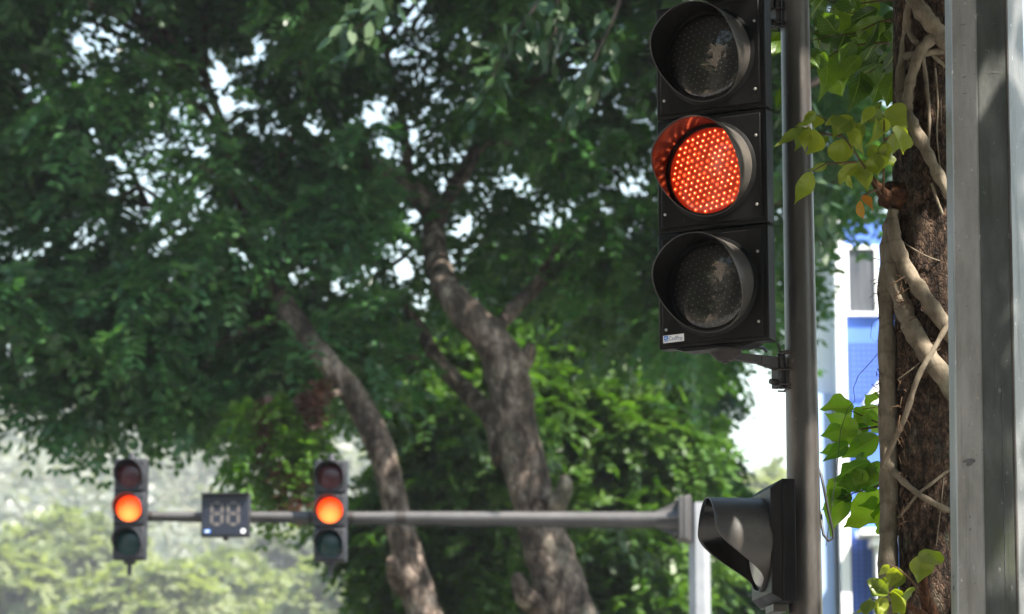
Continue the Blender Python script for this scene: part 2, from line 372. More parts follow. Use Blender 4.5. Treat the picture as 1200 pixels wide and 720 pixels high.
M['pane'] = surf('grey_window_pane', [(0.35, (0.045, 0.052, 0.066)), (0.65, (0.11, 0.115, 0.13))], 1.8, (0.15, 0.25), 0.0, 10, stretch=(4, 1, 0.4))
M['asphalt'] = surf('asphalt', [(0.3, (0.04, 0.04, 0.042)), (0.7, (0.065, 0.064, 0.062))], 3, (0.8, 0.95), 0.3, 200)
M['paving'] = surf('grey_paving', [(0.3, (0.22, 0.21, 0.2)), (0.7, (0.32, 0.31, 0.29))], 3, (0.8, 0.95), 0.2, 60)
M['soil'] = surf('green_brown_ground', [(0.3, (0.05, 0.06, 0.025)), (0.7, (0.11, 0.11, 0.06))], 0.2, (0.85, 0.95), 0.2, 5)
M['line'] = surf('white_road_paint', [(0.3, (0.6, 0.6, 0.58)), (0.7, (0.78, 0.78, 0.76))], 8, (0.7, 0.8), 0.0, 30)
M['cream'] = surf('cream_render', [(0.3, (0.72, 0.58, 0.44)), (0.7, (0.80, 0.66, 0.52))], 0.8, (0.7, 0.9), 0.0, 10)
M['awning'] = surf('orange_awning', [(0.3, (0.5, 0.14, 0.03)), (0.7, (0.58, 0.18, 0.04))], 1, (0.7, 0.9), 0.0, 10)

def cover_mat():
    m, n, l, p = mat_new('clear_lens_cover')
    tr = n.new('ShaderNodeBsdfTransparent'); gl = n.new('ShaderNodeBsdfGlossy'); gl.inputs['Roughness'].default_value = 0.03
    fr = n.new('ShaderNodeFresnel'); fr.inputs['IOR'].default_value = 1.5
    ms = n.new('ShaderNodeMixShader'); l.new(fr.outputs[0], ms.inputs[0]); l.new(tr.outputs[0], ms.inputs[1]); l.new(gl.outputs[0], ms.inputs[2])
    l.new(ms.outputs[0], n['Material Output'].inputs['Surface']); n.remove(p); return m
M['cover'] = cover_mat()

def lit_lens_mat():
    m, n, l, p = mat_new('lit_orange_lens')
    tc = n.new('ShaderNodeTexCoord')
    vm = n.new('ShaderNodeVectorMath'); vm.operation = 'DISTANCE'; l.new(tc.outputs['Object'], vm.inputs[0]); vm.inputs[1].default_value = (0, -0.1, -0.07)
    c = ramp(n, l, vm.outputs['Value'], [(0.0, (1.0, 0.30, 0.06)), (0.07, (1.0, 0.20, 0.03)), (0.14, (1.0, 0.055, 0.004)), (0.24, (0.75, 0.015, 0.001))])
    l.new(c, p.inputs['Emission Color']); p.inputs['Emission Strength'].default_value = 0.66
    p.inputs['Base Color'].default_value = (0.2, 0.03, 0.01, 1); p.inputs['Roughness'].default_value = 0.3
    return m
M['lit_far'] = lit_lens_mat()

# ------------------------------------------------------------------ setting: ground, road, hill
def sheet(name, x0, x1, y0, y1, z, mat, nx=1, ny=1, h=None):
    b = MB(); vs = []; fs = []
    for j in range(ny + 1):
        for i in range(nx + 1):
            x = x0 + (x1 - x0) * i / nx; y = y0 + (y1 - y0) * j / ny
            vs.append((x, y, z + (h(x, y) if h else 0)))
    for j in range(ny):
        for i in range(nx):
            a = j * (nx + 1) + i; fs.append((a, a + 1, a + nx + 2, a + nx + 1))
    b.add(vs, fs); o = b.build(name, mat); o['kind'] = 'structure'; return o

def sst(a, b, x):
    t = min(1, max(0, (x - a) / (b - a))); return t * t * (3 - 2 * t)
def hill_h(x, y):
    r = sst(180, 330, y) * 15 + sst(420, 1000, y) * 128
    side = 1.0 - 0.66 * sst(-20, 110, x)
    return r * side + 5 * math.sin(x * 0.02 + 1) * sst(300, 600, y)
sheet('ground', -1500, 1500, -1500, 1500, -0.12, M['soil'])
hl = sheet('hill', -800, 800, 170, 1440, -0.11, M['soil'], 80, 80, hill_h)
sheet('road', -60, 60, 12.5, 30.0, -0.10, M['asphalt'])
for k in range(3):
    pass
ml = MB()
for i in range(-14, 15): ml.box((i * 4.0, 21.2, -0.094), (2.0, 0.14, 0.004))
ml.build('road_marking', M['line'], smooth=False)['kind'] = 'structure'
pv = MB(); pv.box((0, 2.25, -0.06), (120, 20.5, 0.12)); pv.build('pavement', M['paving'], smooth=False)['kind'] = 'structure'
pf = MB(); pf.box((0, 32.5, -0.06), (120, 5.0, 0.12)); pf.build('pavement', M['paving'], smooth=False)['kind'] = 'structure'

# haze: the far hillside fades to pale grey-blue
hz = MB(); hz.box((0, 620, 104.0), (1700, 1700, 210.4))
hm, hn, hlk, hp = mat_new('pale_haze'); hn.remove(hp)
pvn = hn.new('ShaderNodeVolumePrincipled'); pvn.inputs['Color'].default_value = (0.90, 0.93, 1.0, 1)
pvn.inputs['Density'].default_value = 0.00031; pvn.inputs['Anisotropy'].default_value = 0.2
hlk.new(pvn.outputs[0], hn['Material Output'].inputs['Volume'])
ho = hz.build('haze', hm, smooth=False); ho['kind'] = 'stuff'

# ------------------------------------------------------------------ foliage generators
def unit(v): return v / np.maximum(np.linalg.norm(v, axis=-1, keepdims=True), 1e-9)

def sprays(base, d, n_pairs, length, lw, ll, droop=0.5, jit=0.35):
    """pinnate sprays: base (N,3), d (N,3) directions -> (N*2*n_pairs*4, 3) leaflet quads"""
    N = len(base)
    up = np.tile(np.array([0, 0, 1.0]), (N, 1)) + rng.normal(0, jit, (N, 3))
    d = unit(d); side = unit(np.cross(d, up)); nrm = np.cross(side, d)
    out = []
    L = length * rng.uniform(0.7, 1.25, (N, 1))
    for k in range(n_pairs):
        t = (k + 0.6) / n_pairs
        ax = d * (L * t) + np.array([0, 0, -1.0]) * (L * droop * t * t)
        q = base + ax
        for s in (-1, 1):
            ld = unit(side * s * 0.85 + d * 0.55 + np.array([0, 0, -1.0]) * rng.uniform(0.0, 0.6, (N, 1)) + rng.normal(0, 0.16, (N, 3)))
            wd = unit(np.cross(ld, nrm + rng.normal(0, 0.25, (N, 3))))
            sc_ = ll * (1.0 - 0.45 * abs(t - 0.45)) * rng.uniform(0.8, 1.2, (N, 1)); wv = wd * (lw * 0.5)
            out.append(np.stack([q, q + ld * sc_ * 0.5 + wv, q + ld * sc_, q + ld * sc_ * 0.5 - wv], axis=1))
    return np.concatenate(out, axis=0).reshape(-1, 3)

def clump_sprays(c, r, n, **kw):
    """n sprays through an ellipsoid clump (radii r), thicker towards its outside"""
    u = unit(rng.normal(size=(n, 3))); rad = rng.uniform(0.15, 1.0, (n, 1)) ** 0.55
    base = np.array(c) + u * rad * np.array(r)
    d = u * np.array([1, 1, 0.45]) + rng.normal(0, 0.45, (n, 3)) + np.array([0, 0, -0.15])
    return sprays(base, d, **kw)

def poly_in(x, y, poly):
    ins = False; j = len(poly) - 1
    for i in range(len(poly)):
        xi, yi = poly[i]; xj, yj = poly[j]
        if (yi > y) != (yj > y) and x < (xj - xi) * (y - yi) / (yj - yi) + xi: ins = not ins
        j = i
    return ins

def crown_clumps(poly, holes, Y, rpx, step, seed, layers=2, keep=1.0):
    """clump centres through a slab of depth around the limbs; clumps stay clear of the open gaps of the crown"""
    r_ = random.Random(seed); out = []
    xs = [p[0] for p in poly]; ys = [p[1] for p in poly]
    for lay in range(layers):
        y = min(ys)
        while y < max(ys):
            x = min(xs)
            while x < max(xs):
                px = x + r_.uniform(-.5, .5) * step; py = y + r_.uniform(-.5, .5) * step * 0.8
                rr = r_.uniform(*rpx)
                x += step
                if not poly_in(px, py, poly) or r_.random() > keep: continue
                if any(((px - hx) / 1.0) ** 2 + ((py - hy) / 0.85) ** 2 < (hr + rr * 0.72) ** 2 for hx, hy, hr in holes): continue
                yy = r_.uniform(*Y)
                m = mpp(py, yy); c = at(px, py, yy)
                out.append((tuple(c), (rr * m, rr * m * 1.1, rr * m * 0.62)))
            y += step * 0.8
    return out

def limb(mb, pts, Y, n=12, wob=0.16, seed=1):
    """pts: (px, py, width px[, Y offset])"""
    P = []; Rr = []
    for p in pts:
        yy = Y + (p[3] if len(p) > 3 else 0)
        P.append(at(p[0], p[1], yy)); Rr.append(p[2] * 0.5 * mpp(p[1], yy))
    # smooth resample
    Q = []; q = []
    for i in range(len(P) - 1):
        p0, p1, p2, p3 = P[max(i - 1, 0)], P[i], P[i + 1], P[min(i + 2, len(P) - 1)]
        for k in range(4):
            t = k / 4
            Q.append(0.5 * ((2 * p1) + (p2 - p0) * t + (2 * p0 - 5 * p1 + 4 * p2 - p3) * t * t + (3 * p1 - p0 - 3 * p2 + p3) * t ** 3))
            q.append(Rr[i] * (1 - t) + Rr[i + 1] * t)
    Q.append(P[-1]); q.append(Rr[-1])
    mb.tube(Q, q, n, True, wob, seed)
    return Q

def twigs_to(mb, clumps, limb_pts, r=0.035, frac=0.6, seed=3):
    """thin branches from the nearest limb point to clump centres"""
    r_ = random.Random(seed)
    for c, rad in clumps:
        if r_.random() > frac: continue
        c = Vector(c); b = min(limb_pts, key=lambda p: (p - c).length + 0.8 * max(0, p.z - c.z))
        if (b - c).length > 6: continue
        mid = (b + c) * 0.5 + Vector((r_.uniform(-.3, .3), r_.uniform(-.3, .3), r_.uniform(0.1, .6)))
        mb.tube([b, b.lerp(mid, .6) , mid, mid.lerp(c, .5) , c], [r * 1.5, r * 1.3, r, r * 0.7, r * 0.4], 5, True, 0.1, r_.randint(0, 99))

def px_of(a):
    y = a[:, 1]; z = a[:, 2] - CAM_Z; d = y * CP + z * SP
    return 600 + FPX * a[:, 0] / d, 360 - FPX * (-y * SP + z * CP) / d

def canopy_leaves(clumps, nspray, kw, region, gaps, Yr):
    nl = kw['n_pairs'] * 2
    arr = [clump_sprays(c, r, nspray, **kw).reshape(nl, nspray, 4, 3) for c, r in clumps]
    A = np.concatenate(arr, axis=1)                       # leaflet, spray, corner, xyz
    def open_up(A):
        m = A.mean(axis=2); ok = np.ones(m.shape[1], bool)
        X, Y_ = px_of(m.reshape(-1, 3)); X = X.reshape(m.shape[:2]); Y_ = Y_.reshape(m.shape[:2])
        for hx, hy, hr in gaps:
            inside = ((X - hx) / 0.9) ** 2 + ((Y_ - hy) / 1.1) ** 2 < (hr * 0.85) ** 2
            ok &= inside.mean(axis=0) < 0.12
        return A[:, ok]
    A = open_up(A)
    # thin spots of the crown get further sprays until it closes
    cell = 11
    for it in range(3):
        m = A.mean(axis=2).reshape(-1, 3); X, Y_ = px_of(m)
        gx = ((X + 110) / cell).astype(int); gy = ((Y_ + 110) / cell).astype(int); ok = (gx >= 0) & (gx < 110) & (gy >= 0) & (gy < 70)
        cov = np.zeros((110, 70)); np.add.at(cov, (gx[ok], gy[ok]), 1)
        pts = []
        for i in range(110):
            for j in range(70):
                if cov[i, j] >= 3: continue
                x = (i + .5) * cell - 110; y = (j + .5) * cell - 110
                if not poly_in(x, y, region) or any((x - hx) ** 2 + (y - hy) ** 2 < (hr + 2) ** 2 for hx, hy, hr in gaps): continue
                for k in range(3): pts.append(tuple(at(x + rng.uniform(-8, 8), y + rng.uniform(-8, 8) - 8, rng.uniform(*Yr))))
        if not pts: break
        P = np.array(pts); d = rng.normal(0, 1, (len(P), 3)) * np.array([1, .6, .3]) + np.array([0, -.3, -.2])
        A = np.concatenate([A, open_up(sprays(P, d, **kw).reshape(nl, len(P), 4, 3))], axis=1)
    return A.reshape(-1, 3)

def make_tree(name, label, cat, base, limbs, Y, clumps, leafm, nspray, leaf_kw, barkm, group=None, twig_frac=0.6, region=None, gaps=(), Yr=(40, 46), upper=(-9, 2)):
    root = thing(name, label, cat, base, 0, group)
    tb = MB(); pts = []
    for i, lp in enumerate(limbs):
        lp = [(q[0], q[1], q[2] * .86) + tuple(q[3:]) for q in lp]
        pts += limb(tb, lp, Y, 14 if i == 0 else 9, 0.14, i + 3)
    off = origin(root)
    tr = MB(); tr.v = tb.v; tr.f = tb.f
    if twig_frac: twigs_to(tr, clumps, pts, frac=twig_frac)
    tr.v = [tuple(np.array(v) - off) for v in tr.v]
    t = tr.build('trunk', barkm, root, angle=80)
    quads_obj('crown', canopy_leaves(clumps, nspray, leaf_kw, region, gaps, Yr), leafm, root, off)
    # the rest of the crown rises above the picture and shades what hangs below
    n = 1500; x0, x1 = upper
    c = np.stack([rng.uniform(x0, x1, n), rng.uniform(34, 48, n), np.zeros(n)], axis=1)
    zlo = 3.0 + .297 * c[:, 1]; c[:, 2] = zlo + rng.uniform(0, 1, n) ** 1.3 * 5.5
    c = c[np.sin(c[:, 0] * 1.9) * np.sin(c[:, 1] * 1.7 + 1) + .4 * np.sin(c[:, 2] * 2.2) > -.8]
    d = rng.normal(0, 1, (len(c), 3)) * np.array([1, 1, .3])
    quads_obj('upper_crown', sprays(c, d, 4, .8, .26, .48, .4), leafm, root, off)
    return root

# ------------------------------------------------------------------ the two leaning street trees across the road
HOLES = [(256, 90, 22), (265, 122, 15), (100, 50, 14), (168, 20, 18), (150, 45, 10), (300, 50, 14), (172, 235, 18), (42, 102, 10), (5, 270, 10),
         (155, 285, 12), (125, 182, 8), (188, 165, 12), (366, 142, 12), (440, 128, 18), (450, 175, 16), (482, 252, 18), (468, 312, 19), (400, 335, 16),
         (545, 262, 14), (610, 205, 12), (680, 88, 14), (700, 20, 8), (635, 250, 8), (515, 410, 24), (480, 440, 12), (735, 205, 12), (545, 350, 12),
         (640, 305, 10), (490, 0, 14), (455, 35, 14), (265, 240, 8), (20, 300, 9), (145, 470, 12), (10, 410, 12), (85, 470, 9), (560, 170, 7), (330, 300, 8), (755, 140, 8), (880, 250, 8)]
HOLES = [(x_, y_, r_ * .72) for x_, y_, r_ in HOLES]
rg = random.Random(99)
GAPS = list(HOLES)
for hx, hy, hr in HOLES:
    for k in range(4):
        GAPS.append((hx + rg.gauss(0, 22), hy + rg.gauss(0, 20), rg.uniform(3.5, 7.5)))
for k in range(135):
    x_, y_ = rg.uniform(0, 770), rg.uniform(0, 400)
    GAPS.append((x_, y_, rg.uniform(3.5, 7)))
polyA = [(-90, -90), (430, -90), (440, 120), (455, 300), (440, 420), (400, 470), (300, 470), (255, 478), (200, 470), (150, 478), (110, 480), (60, 480), (50, 440), (20, 410), (-90, 380)]
polyB = [(380, -90), (1040, -90), (1040, 195), (975, 215), (945, 275), (900, 320), (860, 400), (760, 400), (660, 380), (560, 330), (520, 400), (470, 470), (420, 480), (380, 440)]
cA = crown_clumps(polyA, HOLES, (40.0, 45.5), (42, 74), 62, 11, 3, 0.92)
for px, py, rr in ((70, 478, 42), (105, 482, 42), (150, 455, 46), (42, 440, 42), (200, 445, 46), (252, 440, 42), (125, 430, 50), (290, 430, 40), (20, 395, 42)):
    mm = mpp(py, 41.5); cA.append((tuple(at(px, py, 41.5)), (rr * mm, rr * mm, rr * mm * .55)))
cB = crown_clumps(polyB, HOLES, (40.6, 47.0), (42, 76), 66, 12, 3, 0.9)
KW = dict(n_pairs=6, length=0.55, lw=0.10, ll=0.23, droop=0.5)

treeA_limbs = [
    [(560, 1010, 66), (522, 800, 56), (497, 720, 48), (481, 668, 46), (466, 605, 38), (452, 545, 36), (436, 502, 38), (411, 457, 34), (383, 424, 30), (352, 384, 29, .3), (330, 350, 27, .8), (300, 292, 24, 1.6), (284, 240, 19, 2.4), (268, 170, 14, 3), (240, 90, 9, 3.6)],
    [(470, 690, 26, -0.1), (462, 672, 22, -0.5), (458, 655, 14, -0.7)],
    [(300, 295, 16, 1.6), (240, 270, 12, 2.4), (190, 245, 9, 3), (120, 230, 6, 3.4)],
    [(352, 384, 14, .3), (280, 365, 10, 2.4), (200, 390, 7, 3.2), (120, 420, 5, 3.6)],
    [(284, 240, 12, 2.4), (330, 180, 10, 3), (370, 110, 8, 3.4), (390, 30, 6, 3.6)],
    [(411, 457, 12), (370, 470, 9, -.6), (330, 500, 6, -1), (318, 550, 4, -1.1)]]
baseA = at(560, 1010, 39.5); baseA.z = -0.1
treeA = make_tree('shade_tree', 'leaning tree with the thinner grey trunk and a wide dark crown over the left signals', 'tree', baseA, treeA_limbs, 39.5, cA, M['canopy'], 50, KW, M['bark_grey'], region=polyA, gaps=GAPS, Yr=(39.5, 44), upper=(-11, .5))
# the lower spray, lightened in place of sun, and the dry clusters hanging from the same tree
low = [(tuple(at(px, py, 38.4)), (r * 0.011, r * 0.012, r * 0.010)) for px, py, r in ((318, 505, 30), (300, 540, 32), (335, 530, 28), (322, 575, 18), (292, 488, 20), (345, 478, 18), (360, 520, 15))]
quads_obj('low_spray', np.concatenate([clump_sprays(c, r, 30, n_pairs=7, length=0.38, lw=0.07, ll=0.17, droop=0.8) for c, r in low]), M['spray_light'], treeA, origin(treeA))
for px, py, rx, rz in ((341, 566, 11, 30), (312, 492, 6, 20), (366, 462, 6, 16)):
    m = 0.012
    quads_obj('dry_foliage', clump_sprays(tuple(at(px, py, 38.2)), (rx * m, rx * m, rz * m), 30, n_pairs=5, length=0.2, lw=0.075, ll=0.15, droop=1.3), M['dead'], treeA, origin(treeA))

treeB_limbs = [
    [(770, 1010, 110), (700, 800, 84), (668, 722, 74), (647, 660, 68), (632, 610, 60), (618, 560, 60), (607, 515, 58), (600, 470, 60), (592, 428, 58), (572, 396, 50), (542, 362, 44, .1), (522, 335, 38, .5), (510, 295, 33, 1.3), (505, 250, 30, 2), (480, 222, 32, 2.2), (440, 200, 30, 2.4), (400, 190, 24, 2.8), (350, 150, 16, 3.4), (330, 90, 10, 4)],
    [(640, 612, 34, -.1), (653, 590, 28, -.35), (662, 570, 22, -.5), (660, 556, 12, -.55)],
    [(634, 712, 34, -.1), (616, 700, 30, -.35), (608, 684, 22, -.45), (606, 672, 12, -.5)],
    [(600, 440, 32, .1), (616, 420, 26, .1), (622, 404, 14, 0)],
    [(585, 540, 24, .4), (575, 490, 26, 1.0), (545, 458, 26, 1.8), (515, 425, 22, 2.4), (492, 385, 18, 2.8), (470, 352, 14, 3.0), (430, 330, 10, 3.4)],
    [(510, 270, 22, 1.8), (540, 200, 17, 3), (600, 130, 14, 3.6), (640, 60, 11, 4), (660, -40, 8, 4.4)],
    [(572, 396, 20, .4), (620, 345, 20, 2.2), (655, 318, 22, 2.8), (700, 335, 16, 3.2), (770, 330, 12, 3.4), (840, 290, 8, 3.6)],
    [(480, 222, 16, 2.2), (470, 130, 12, 3.4), (450, 50, 9, 3.8), (430, -60, 6, 4)]]
baseB = at(770, 1010, 40); baseB.z = -0.1
treeB = make_tree('shade_tree', 'bigger leaning tree with the thick pale barked trunk behind the mast arm', 'tree', baseB, treeB_limbs, 40.0, cB, M['canopy_b'], 48, KW, M['bark_grey'], region=polyB, gaps=GAPS, Yr=(41.5, 46), upper=(-.5, 10))

# ------------------------------------------------------------------ trees behind: fuller, lower, brighter
def simple_tree(name, label, cat, px, Y, top, half, low_py, leafm, n_cl, rcl, nspray, kw, seed, group=None, trunk_w=0.35, lean=0.0, lit=None):
    """a tree at pixel column px and depth Y whose crown spans top..low_py and +-half px"""
    r_ = random.Random(seed)
    b = at(px, 700, Y); base = Vector((b.x, Y, hill_h(b.x, Y) - 0.1))
    zt = at(px, top, Y).z; zt -= base.z; zb = max(1.5, at(px, low_py, Y).z - base.z); hw = half * mpp(500, Y)
    root = thing(name, label, cat, base, 0, group)
    mb = MB(); cl = []
    top_p = Vector((lean, 0, zt - (zt - zb) * 0.35)); P = [Vector((0, 0, 0)), Vector((lean * .2, .1, zb * .6)), Vector((lean * .6, 0, (zb + zt) * .5)), top_p]
    mb.tube(P, [trunk_w, trunk_w * .75, trunk_w * .5, trunk_w * .25], 9, True, 0.15, seed)
    for k in range(n_cl):
        h = r_.random(); z = zb + (zt - zb) * h
        f = math.sin(math.pi * min(1, 0.18 + 0.8 * h)) ** 0.7 * (1 if h < .7 else 1.05)
        a = r_.uniform(0, 2 * math.pi); q = math.sqrt(r_.random()) * hw * f
        c = Vector((lean * h + q * math.cos(a), q * math.sin(a) * 0.8, z)); rr = r_.uniform(*rcl)
        cl.append((tuple(c), (rr, rr, rr * .7)))
        if k % 2 == 0:
            s = P[1].lerp(P[3], min(1, max(0, h - .15)))
            mb.tube([s, s.lerp(c, .5) + Vector((0, 0, .2)), c], [trunk_w * .22, trunk_w * .14, trunk_w * .05], 5, True, 0.1, k)
    mb.build('trunk', M['bark_dark'], root, angle=80)
    quads_obj('crown', np.concatenate([clump_sprays(c, r, nspray, **kw) for c, r in cl]), leafm, root)
    return root

KB = dict(n_pairs=6, length=0.5, lw=0.12, ll=0.26, droop=0.5)
back = [(540, 55, 395, 120, 760, 'leafy tree filling the gap between the two leaning trunks', 62, 'bright'),
        (715, 57, 340, 130, 860, 'bushy bright green tree right of the thick trunk', 78, 'bright'),
        (785, 63, 390, 88, 860, 'dense green tree behind the top of the mast post', 64, 'canopy_b'),
        (640, 66, 300, 130, 860, 'tall dark green tree directly behind the thick trunk', 64, 'canopy_b'),
        (880, 74, 620, 90, 900, 'low hazy tree beside the round pole, below the white gap of sky', 40, 'bright')]
for px, Y, top, half, lo, lb, ncl, mt in back:
    simple_tree('broadleaf_tree', lb, 'tree', px, Y, top, half, lo, M[mt], ncl, (0.8, 1.35), 70, KB, px, 'trees behind the mast arm', 0.3)

# hazy row at the foot of the hill
KH = dict(n_pairs=5, length=2.2, lw=0.95, ll=1.5, droop=0.35)
row = [(-30, 92, 640, 130, 'pale yellow-green tree at the lower left corner'),
       (75, 104, 600, 110, 'pale round crowned tree just left of the leftmost signal foot'),
       (190, 88, 668, 100, 'low bright treetop directly under the leftmost small signal'),
       (262, 100, 655, 80, 'pale treetop below the countdown display'),
       (345, 112, 618, 85, 'grey-green tree between the display and the right small signal'),
       (425, 96, 640, 75, 'pale tree seen between the right small signal and the thin trunk'),
       (505, 118, 560, 80, 'hazy pale tree behind the thin leaning trunk'),
       (900, 112, 545, 80, 'pale hazy tree in the bright gap left of the round pole')]
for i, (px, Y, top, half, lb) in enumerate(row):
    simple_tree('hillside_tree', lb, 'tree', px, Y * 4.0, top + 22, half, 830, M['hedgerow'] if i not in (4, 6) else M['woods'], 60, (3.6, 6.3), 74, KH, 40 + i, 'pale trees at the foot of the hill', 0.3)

# the far wood on the hill: one mass
N = 2600
xs = rng.uniform(-270, 190, N); ys = rng.uniform(480, 1050, N)
parts = []
for i in range(N):
    z = hill_h(xs[i], ys[i]); h = rng.uniform(12, 22); rr = rng.uniform(4.5, 8.5)
    n_ = 34
    u = unit(rng.normal(size=(n_, 3))); u[:, 2] = np.abs(u[:, 2]) * 1.2 - 0.35
    c = np.array([xs[i], ys[i], z + h * 0.6]) + u * np.array([rr, rr, h * 0.45])
    a = unit(rng.normal(size=(n_, 3))); b = unit(np.cross(a, u + rng.normal(0, .5, (n_, 3)))); a = np.cross(b, u + 0.01); a = unit(a)
    s = rng.uniform(0.9, 2.2, (n_, 1))
    parts.append(np.stack([c - a * s, c + b * s * .6, c + a * s, c - b * s * .6], axis=1).reshape(-1, 3))
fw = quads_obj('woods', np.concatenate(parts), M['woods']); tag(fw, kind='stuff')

# ------------------------------------------------------------------ blue building far right
def building():
    Y = 60.0; m = mpp(500, Y)
    def X(px): return at(px, 500, Y).x
    def Z(py): return at(1000, py, Y).z
    x0, x1 = X(938), X(1330); root = thing('painted_building', 'bright blue and white building seen between the round pole and the root-wrapped tree', 'building', (x0, Y, -0.1))
    off = np.array(root.location)
    def bx(mb, xa, xb, ya, yb, za, zb): mb.box(((xa + xb) / 2 - off[0], (ya + yb) / 2 - off[1], (za + zb) / 2 - off[2]), (abs(xb - xa), abs(yb - ya), abs(zb - za)))
    b = MB(); bx(b, X(990), x1, Y, Y + 9, -0.1, Z(258)); b.build('wall', M['blue'], root, smooth=False)
    b = MB(); bx(b, x0, X(990) - .003, Y + .3, Y + 1.3, -0.1, Z(272)); b.build('side_wall', M['white_wall'], root, smooth=False)
    b = MB(); bx(b, X(980), X(991.5), Y - .35, Y + .29, -0.1, Z(262)); b.build('pilaster', M['white_wall'], root, smooth=False)
    b = MB(); bx(b, x0 + .02, X(974), Y - .1, Y + .29, -0.1, Z(462)); b.build('lower_panel', M['pale_blue'], root, smooth=False)
    for i in range(5):
        for j, pz in enumerate((330, 560 + 8, 800)):
            cx = 1013 + i * 62
            f = MB()
            xa, xb, za, zb = X(cx - 20), X(cx + 20), Z(pz + 41), Z(pz - 41)
            if j == 1: continue
            t = .07
            bx(f, xa, xb, Y - .12, Y - .002, za, za + t); bx(f, xa, xb, Y - .12, Y - .002, zb - t, zb)
            bx(f, xa, xa + t, Y - .118, Y - .002, za + t, zb - t); bx(f, xb - t, xb, Y - .118, Y - .002, za + t, zb - t)
            fo = f.build('window', M['white_wall'], root, smooth=False)
            g = MB(); bx(g, xa + t, xb - t, Y - .05, Y - .004, za + t, zb - t); g.build('pane', M['pane'], fo, smooth=False)
    for (pa, pb, qa, qb) in ((996, 1032, 402, 470), (992, 1013, 520, 740), (1060, 1100, 402, 470)):
        g = MB(); bx(g, X(pa), X(pb), Y - .03, Y - .002, Z(qb), Z(qa)); po = g.build('perforated_panel', M['blue'], root, smooth=False)
        h = MB(); nx = max(2, int((pb - pa) / 6)); nz = int((qb - qa) / 6)
        for i in range(nx):
            for j in range(nz):
                cx = X(pa + (i + .5) * (pb - pa) / nx); cz = Z(qa + (j + .5) * (qb - qa) / nz)
                bx(h, cx - .034, cx + .034, Y - .036, Y - .0305, cz - .034, cz + .034)
        h.build('perforation_pattern', M['blue_dark'], po, smooth=False)
    g = MB(); bx(g, X(1000), X(1200), Y - .9, Y - .04, Z(632), Z(625)); g.build('ledge', M['white_wall'], root, smooth=False)
    g = MB(); bx(g, X(1019), X(1037), Y - .7, Y - .04, -0.1, Z(644)); bx(g, X(1014), X(1042), Y - .8, Y - .038, Z(643.8), Z(634)); g.build('column', M['white_wall'], root, smooth=False)
    g = MB()
    sl = [(X(1008) - off[0], Z(478) - off[2]), (X(1045) - off[0], Z(478) - off[2]), (X(1045) - off[0], Z(436) - off[2]), (X(1036) - off[0], Z(440) - off[2])]
    g.prism(sl, -.6, -.04); g.build('stair_awning', M['white_wall'], root, smooth=False, fixn=True)
building()

# ------------------------------------------------------------------ far mast arm with its signals
MY = 32.0
mast = thing('mast_arm_pole', 'grey steel post with a long horizontal arm carrying the two small signals', 'traffic pole', (at(819, 610, MY).x, MY, -0.1))
mo = np.array(mast.location)
pc = at(819, 610, MY); ztop = at(819, 590, MY).z
b = MB()
rp = 13.2 * mpp(610, MY)
b.lathe([(rp * 1.03, 0), (rp, ztop - 0.1 + mo[2] * 0 + 0.1), (rp * 0.96, ztop + .1), (0.0, ztop + .115)], Matrix.Rotation(R(22.5), 4, 'Z'), 8)
b.build('post', M['galv_far'], mast, angle=20)
fb = MB(); za = at(803, 609, MY).z + 0.1
fb.box((-rp - .035, 0, za), (0.05, 0.42, 0.46)); fb.box((-rp - .085, 0, za), (0.04, 0.42, 0.46))
fb.box((-rp + .0, 0, za), (0.06, 0.3, 0.5))
fo = fb.build('flange', M['arm_grey'], mast, bevel=0.01)
bo = MB()
for sy in (-1, 1):
    for sz in (-1, 1): bo.tube([(-rp - .15, sy * .16, za + sz * .18), (-rp - .02, sy * .16, za + sz * .18)], .018, 8)
bo.build('bolt', M['steel_dark'], fo)
ab = MB(); pL = at(142, 604.5, MY); 
P = [Vector((-rp - .1, 0, za)), Vector((-rp - .35, 0, za + .0)), Vector((pL.x - mo[0], 0, pL.z - mo[2]))]
ab.tube([P[0], P[1], P[1].lerp(P[2], .25), P[1].lerp(P[2], .5), P[1].lerp(P[2], .52), P[1].lerp(P[2], .75), P[2]], [.125, .085, .076, .068, .062, .055, .046], 16)
gus = MB()
for a in range(4):
    an = a * math.pi / 2
    v = Vector((0, math.cos(an), math.sin(an)))
    q = [P[0] + v * .08, P[0] + v * .2, P[0] + v * .08 + Vector((-.26, 0, 0))]
    t = Vector((0, -math.sin(an), math.cos(an))) * .006
    gus.add([x + t for x in q] + [x - t for x in q], [(0, 1, 2), (5, 4, 3), (0, 3, 4, 1), (1, 4, 5, 2), (2, 5, 3, 0)])
ao = ab.build('arm', M['arm_grey'], mast)
for pxx, rr_, ww_ in ((470, .074, .10), (176, .056, .05), (364, .066, .05), (412, .067, .05), (243, .06, .05), (291, .062, .05)):
    q = at(pxx, 605, MY); tt = (q.x - mo[0] - P[1].x) / (P[2].x - P[1].x); c_ = P[1].lerp(P[2], tt)
    rb2 = MB(); rb2.tube([c_ - Vector((ww_ / 2, 0, 0)), c_ + Vector((ww_ / 2, 0, 0))], rr_, 16); rb2.build('sleeve', M['steel_dark'], ao)
cbl = MB(); cbl.tube([P[1].lerp(P[2], k / 24) + Vector((0, -.02, -(.088 - .042 * k / 24) - .012 * abs(math.sin(k * 1.3)))) for k in range(24)], .008, 6); cbl.build('cable', M['rubber'], ao)
gus.build('gusset', M['arm_grey'], ao, smooth=False, fixn=True)

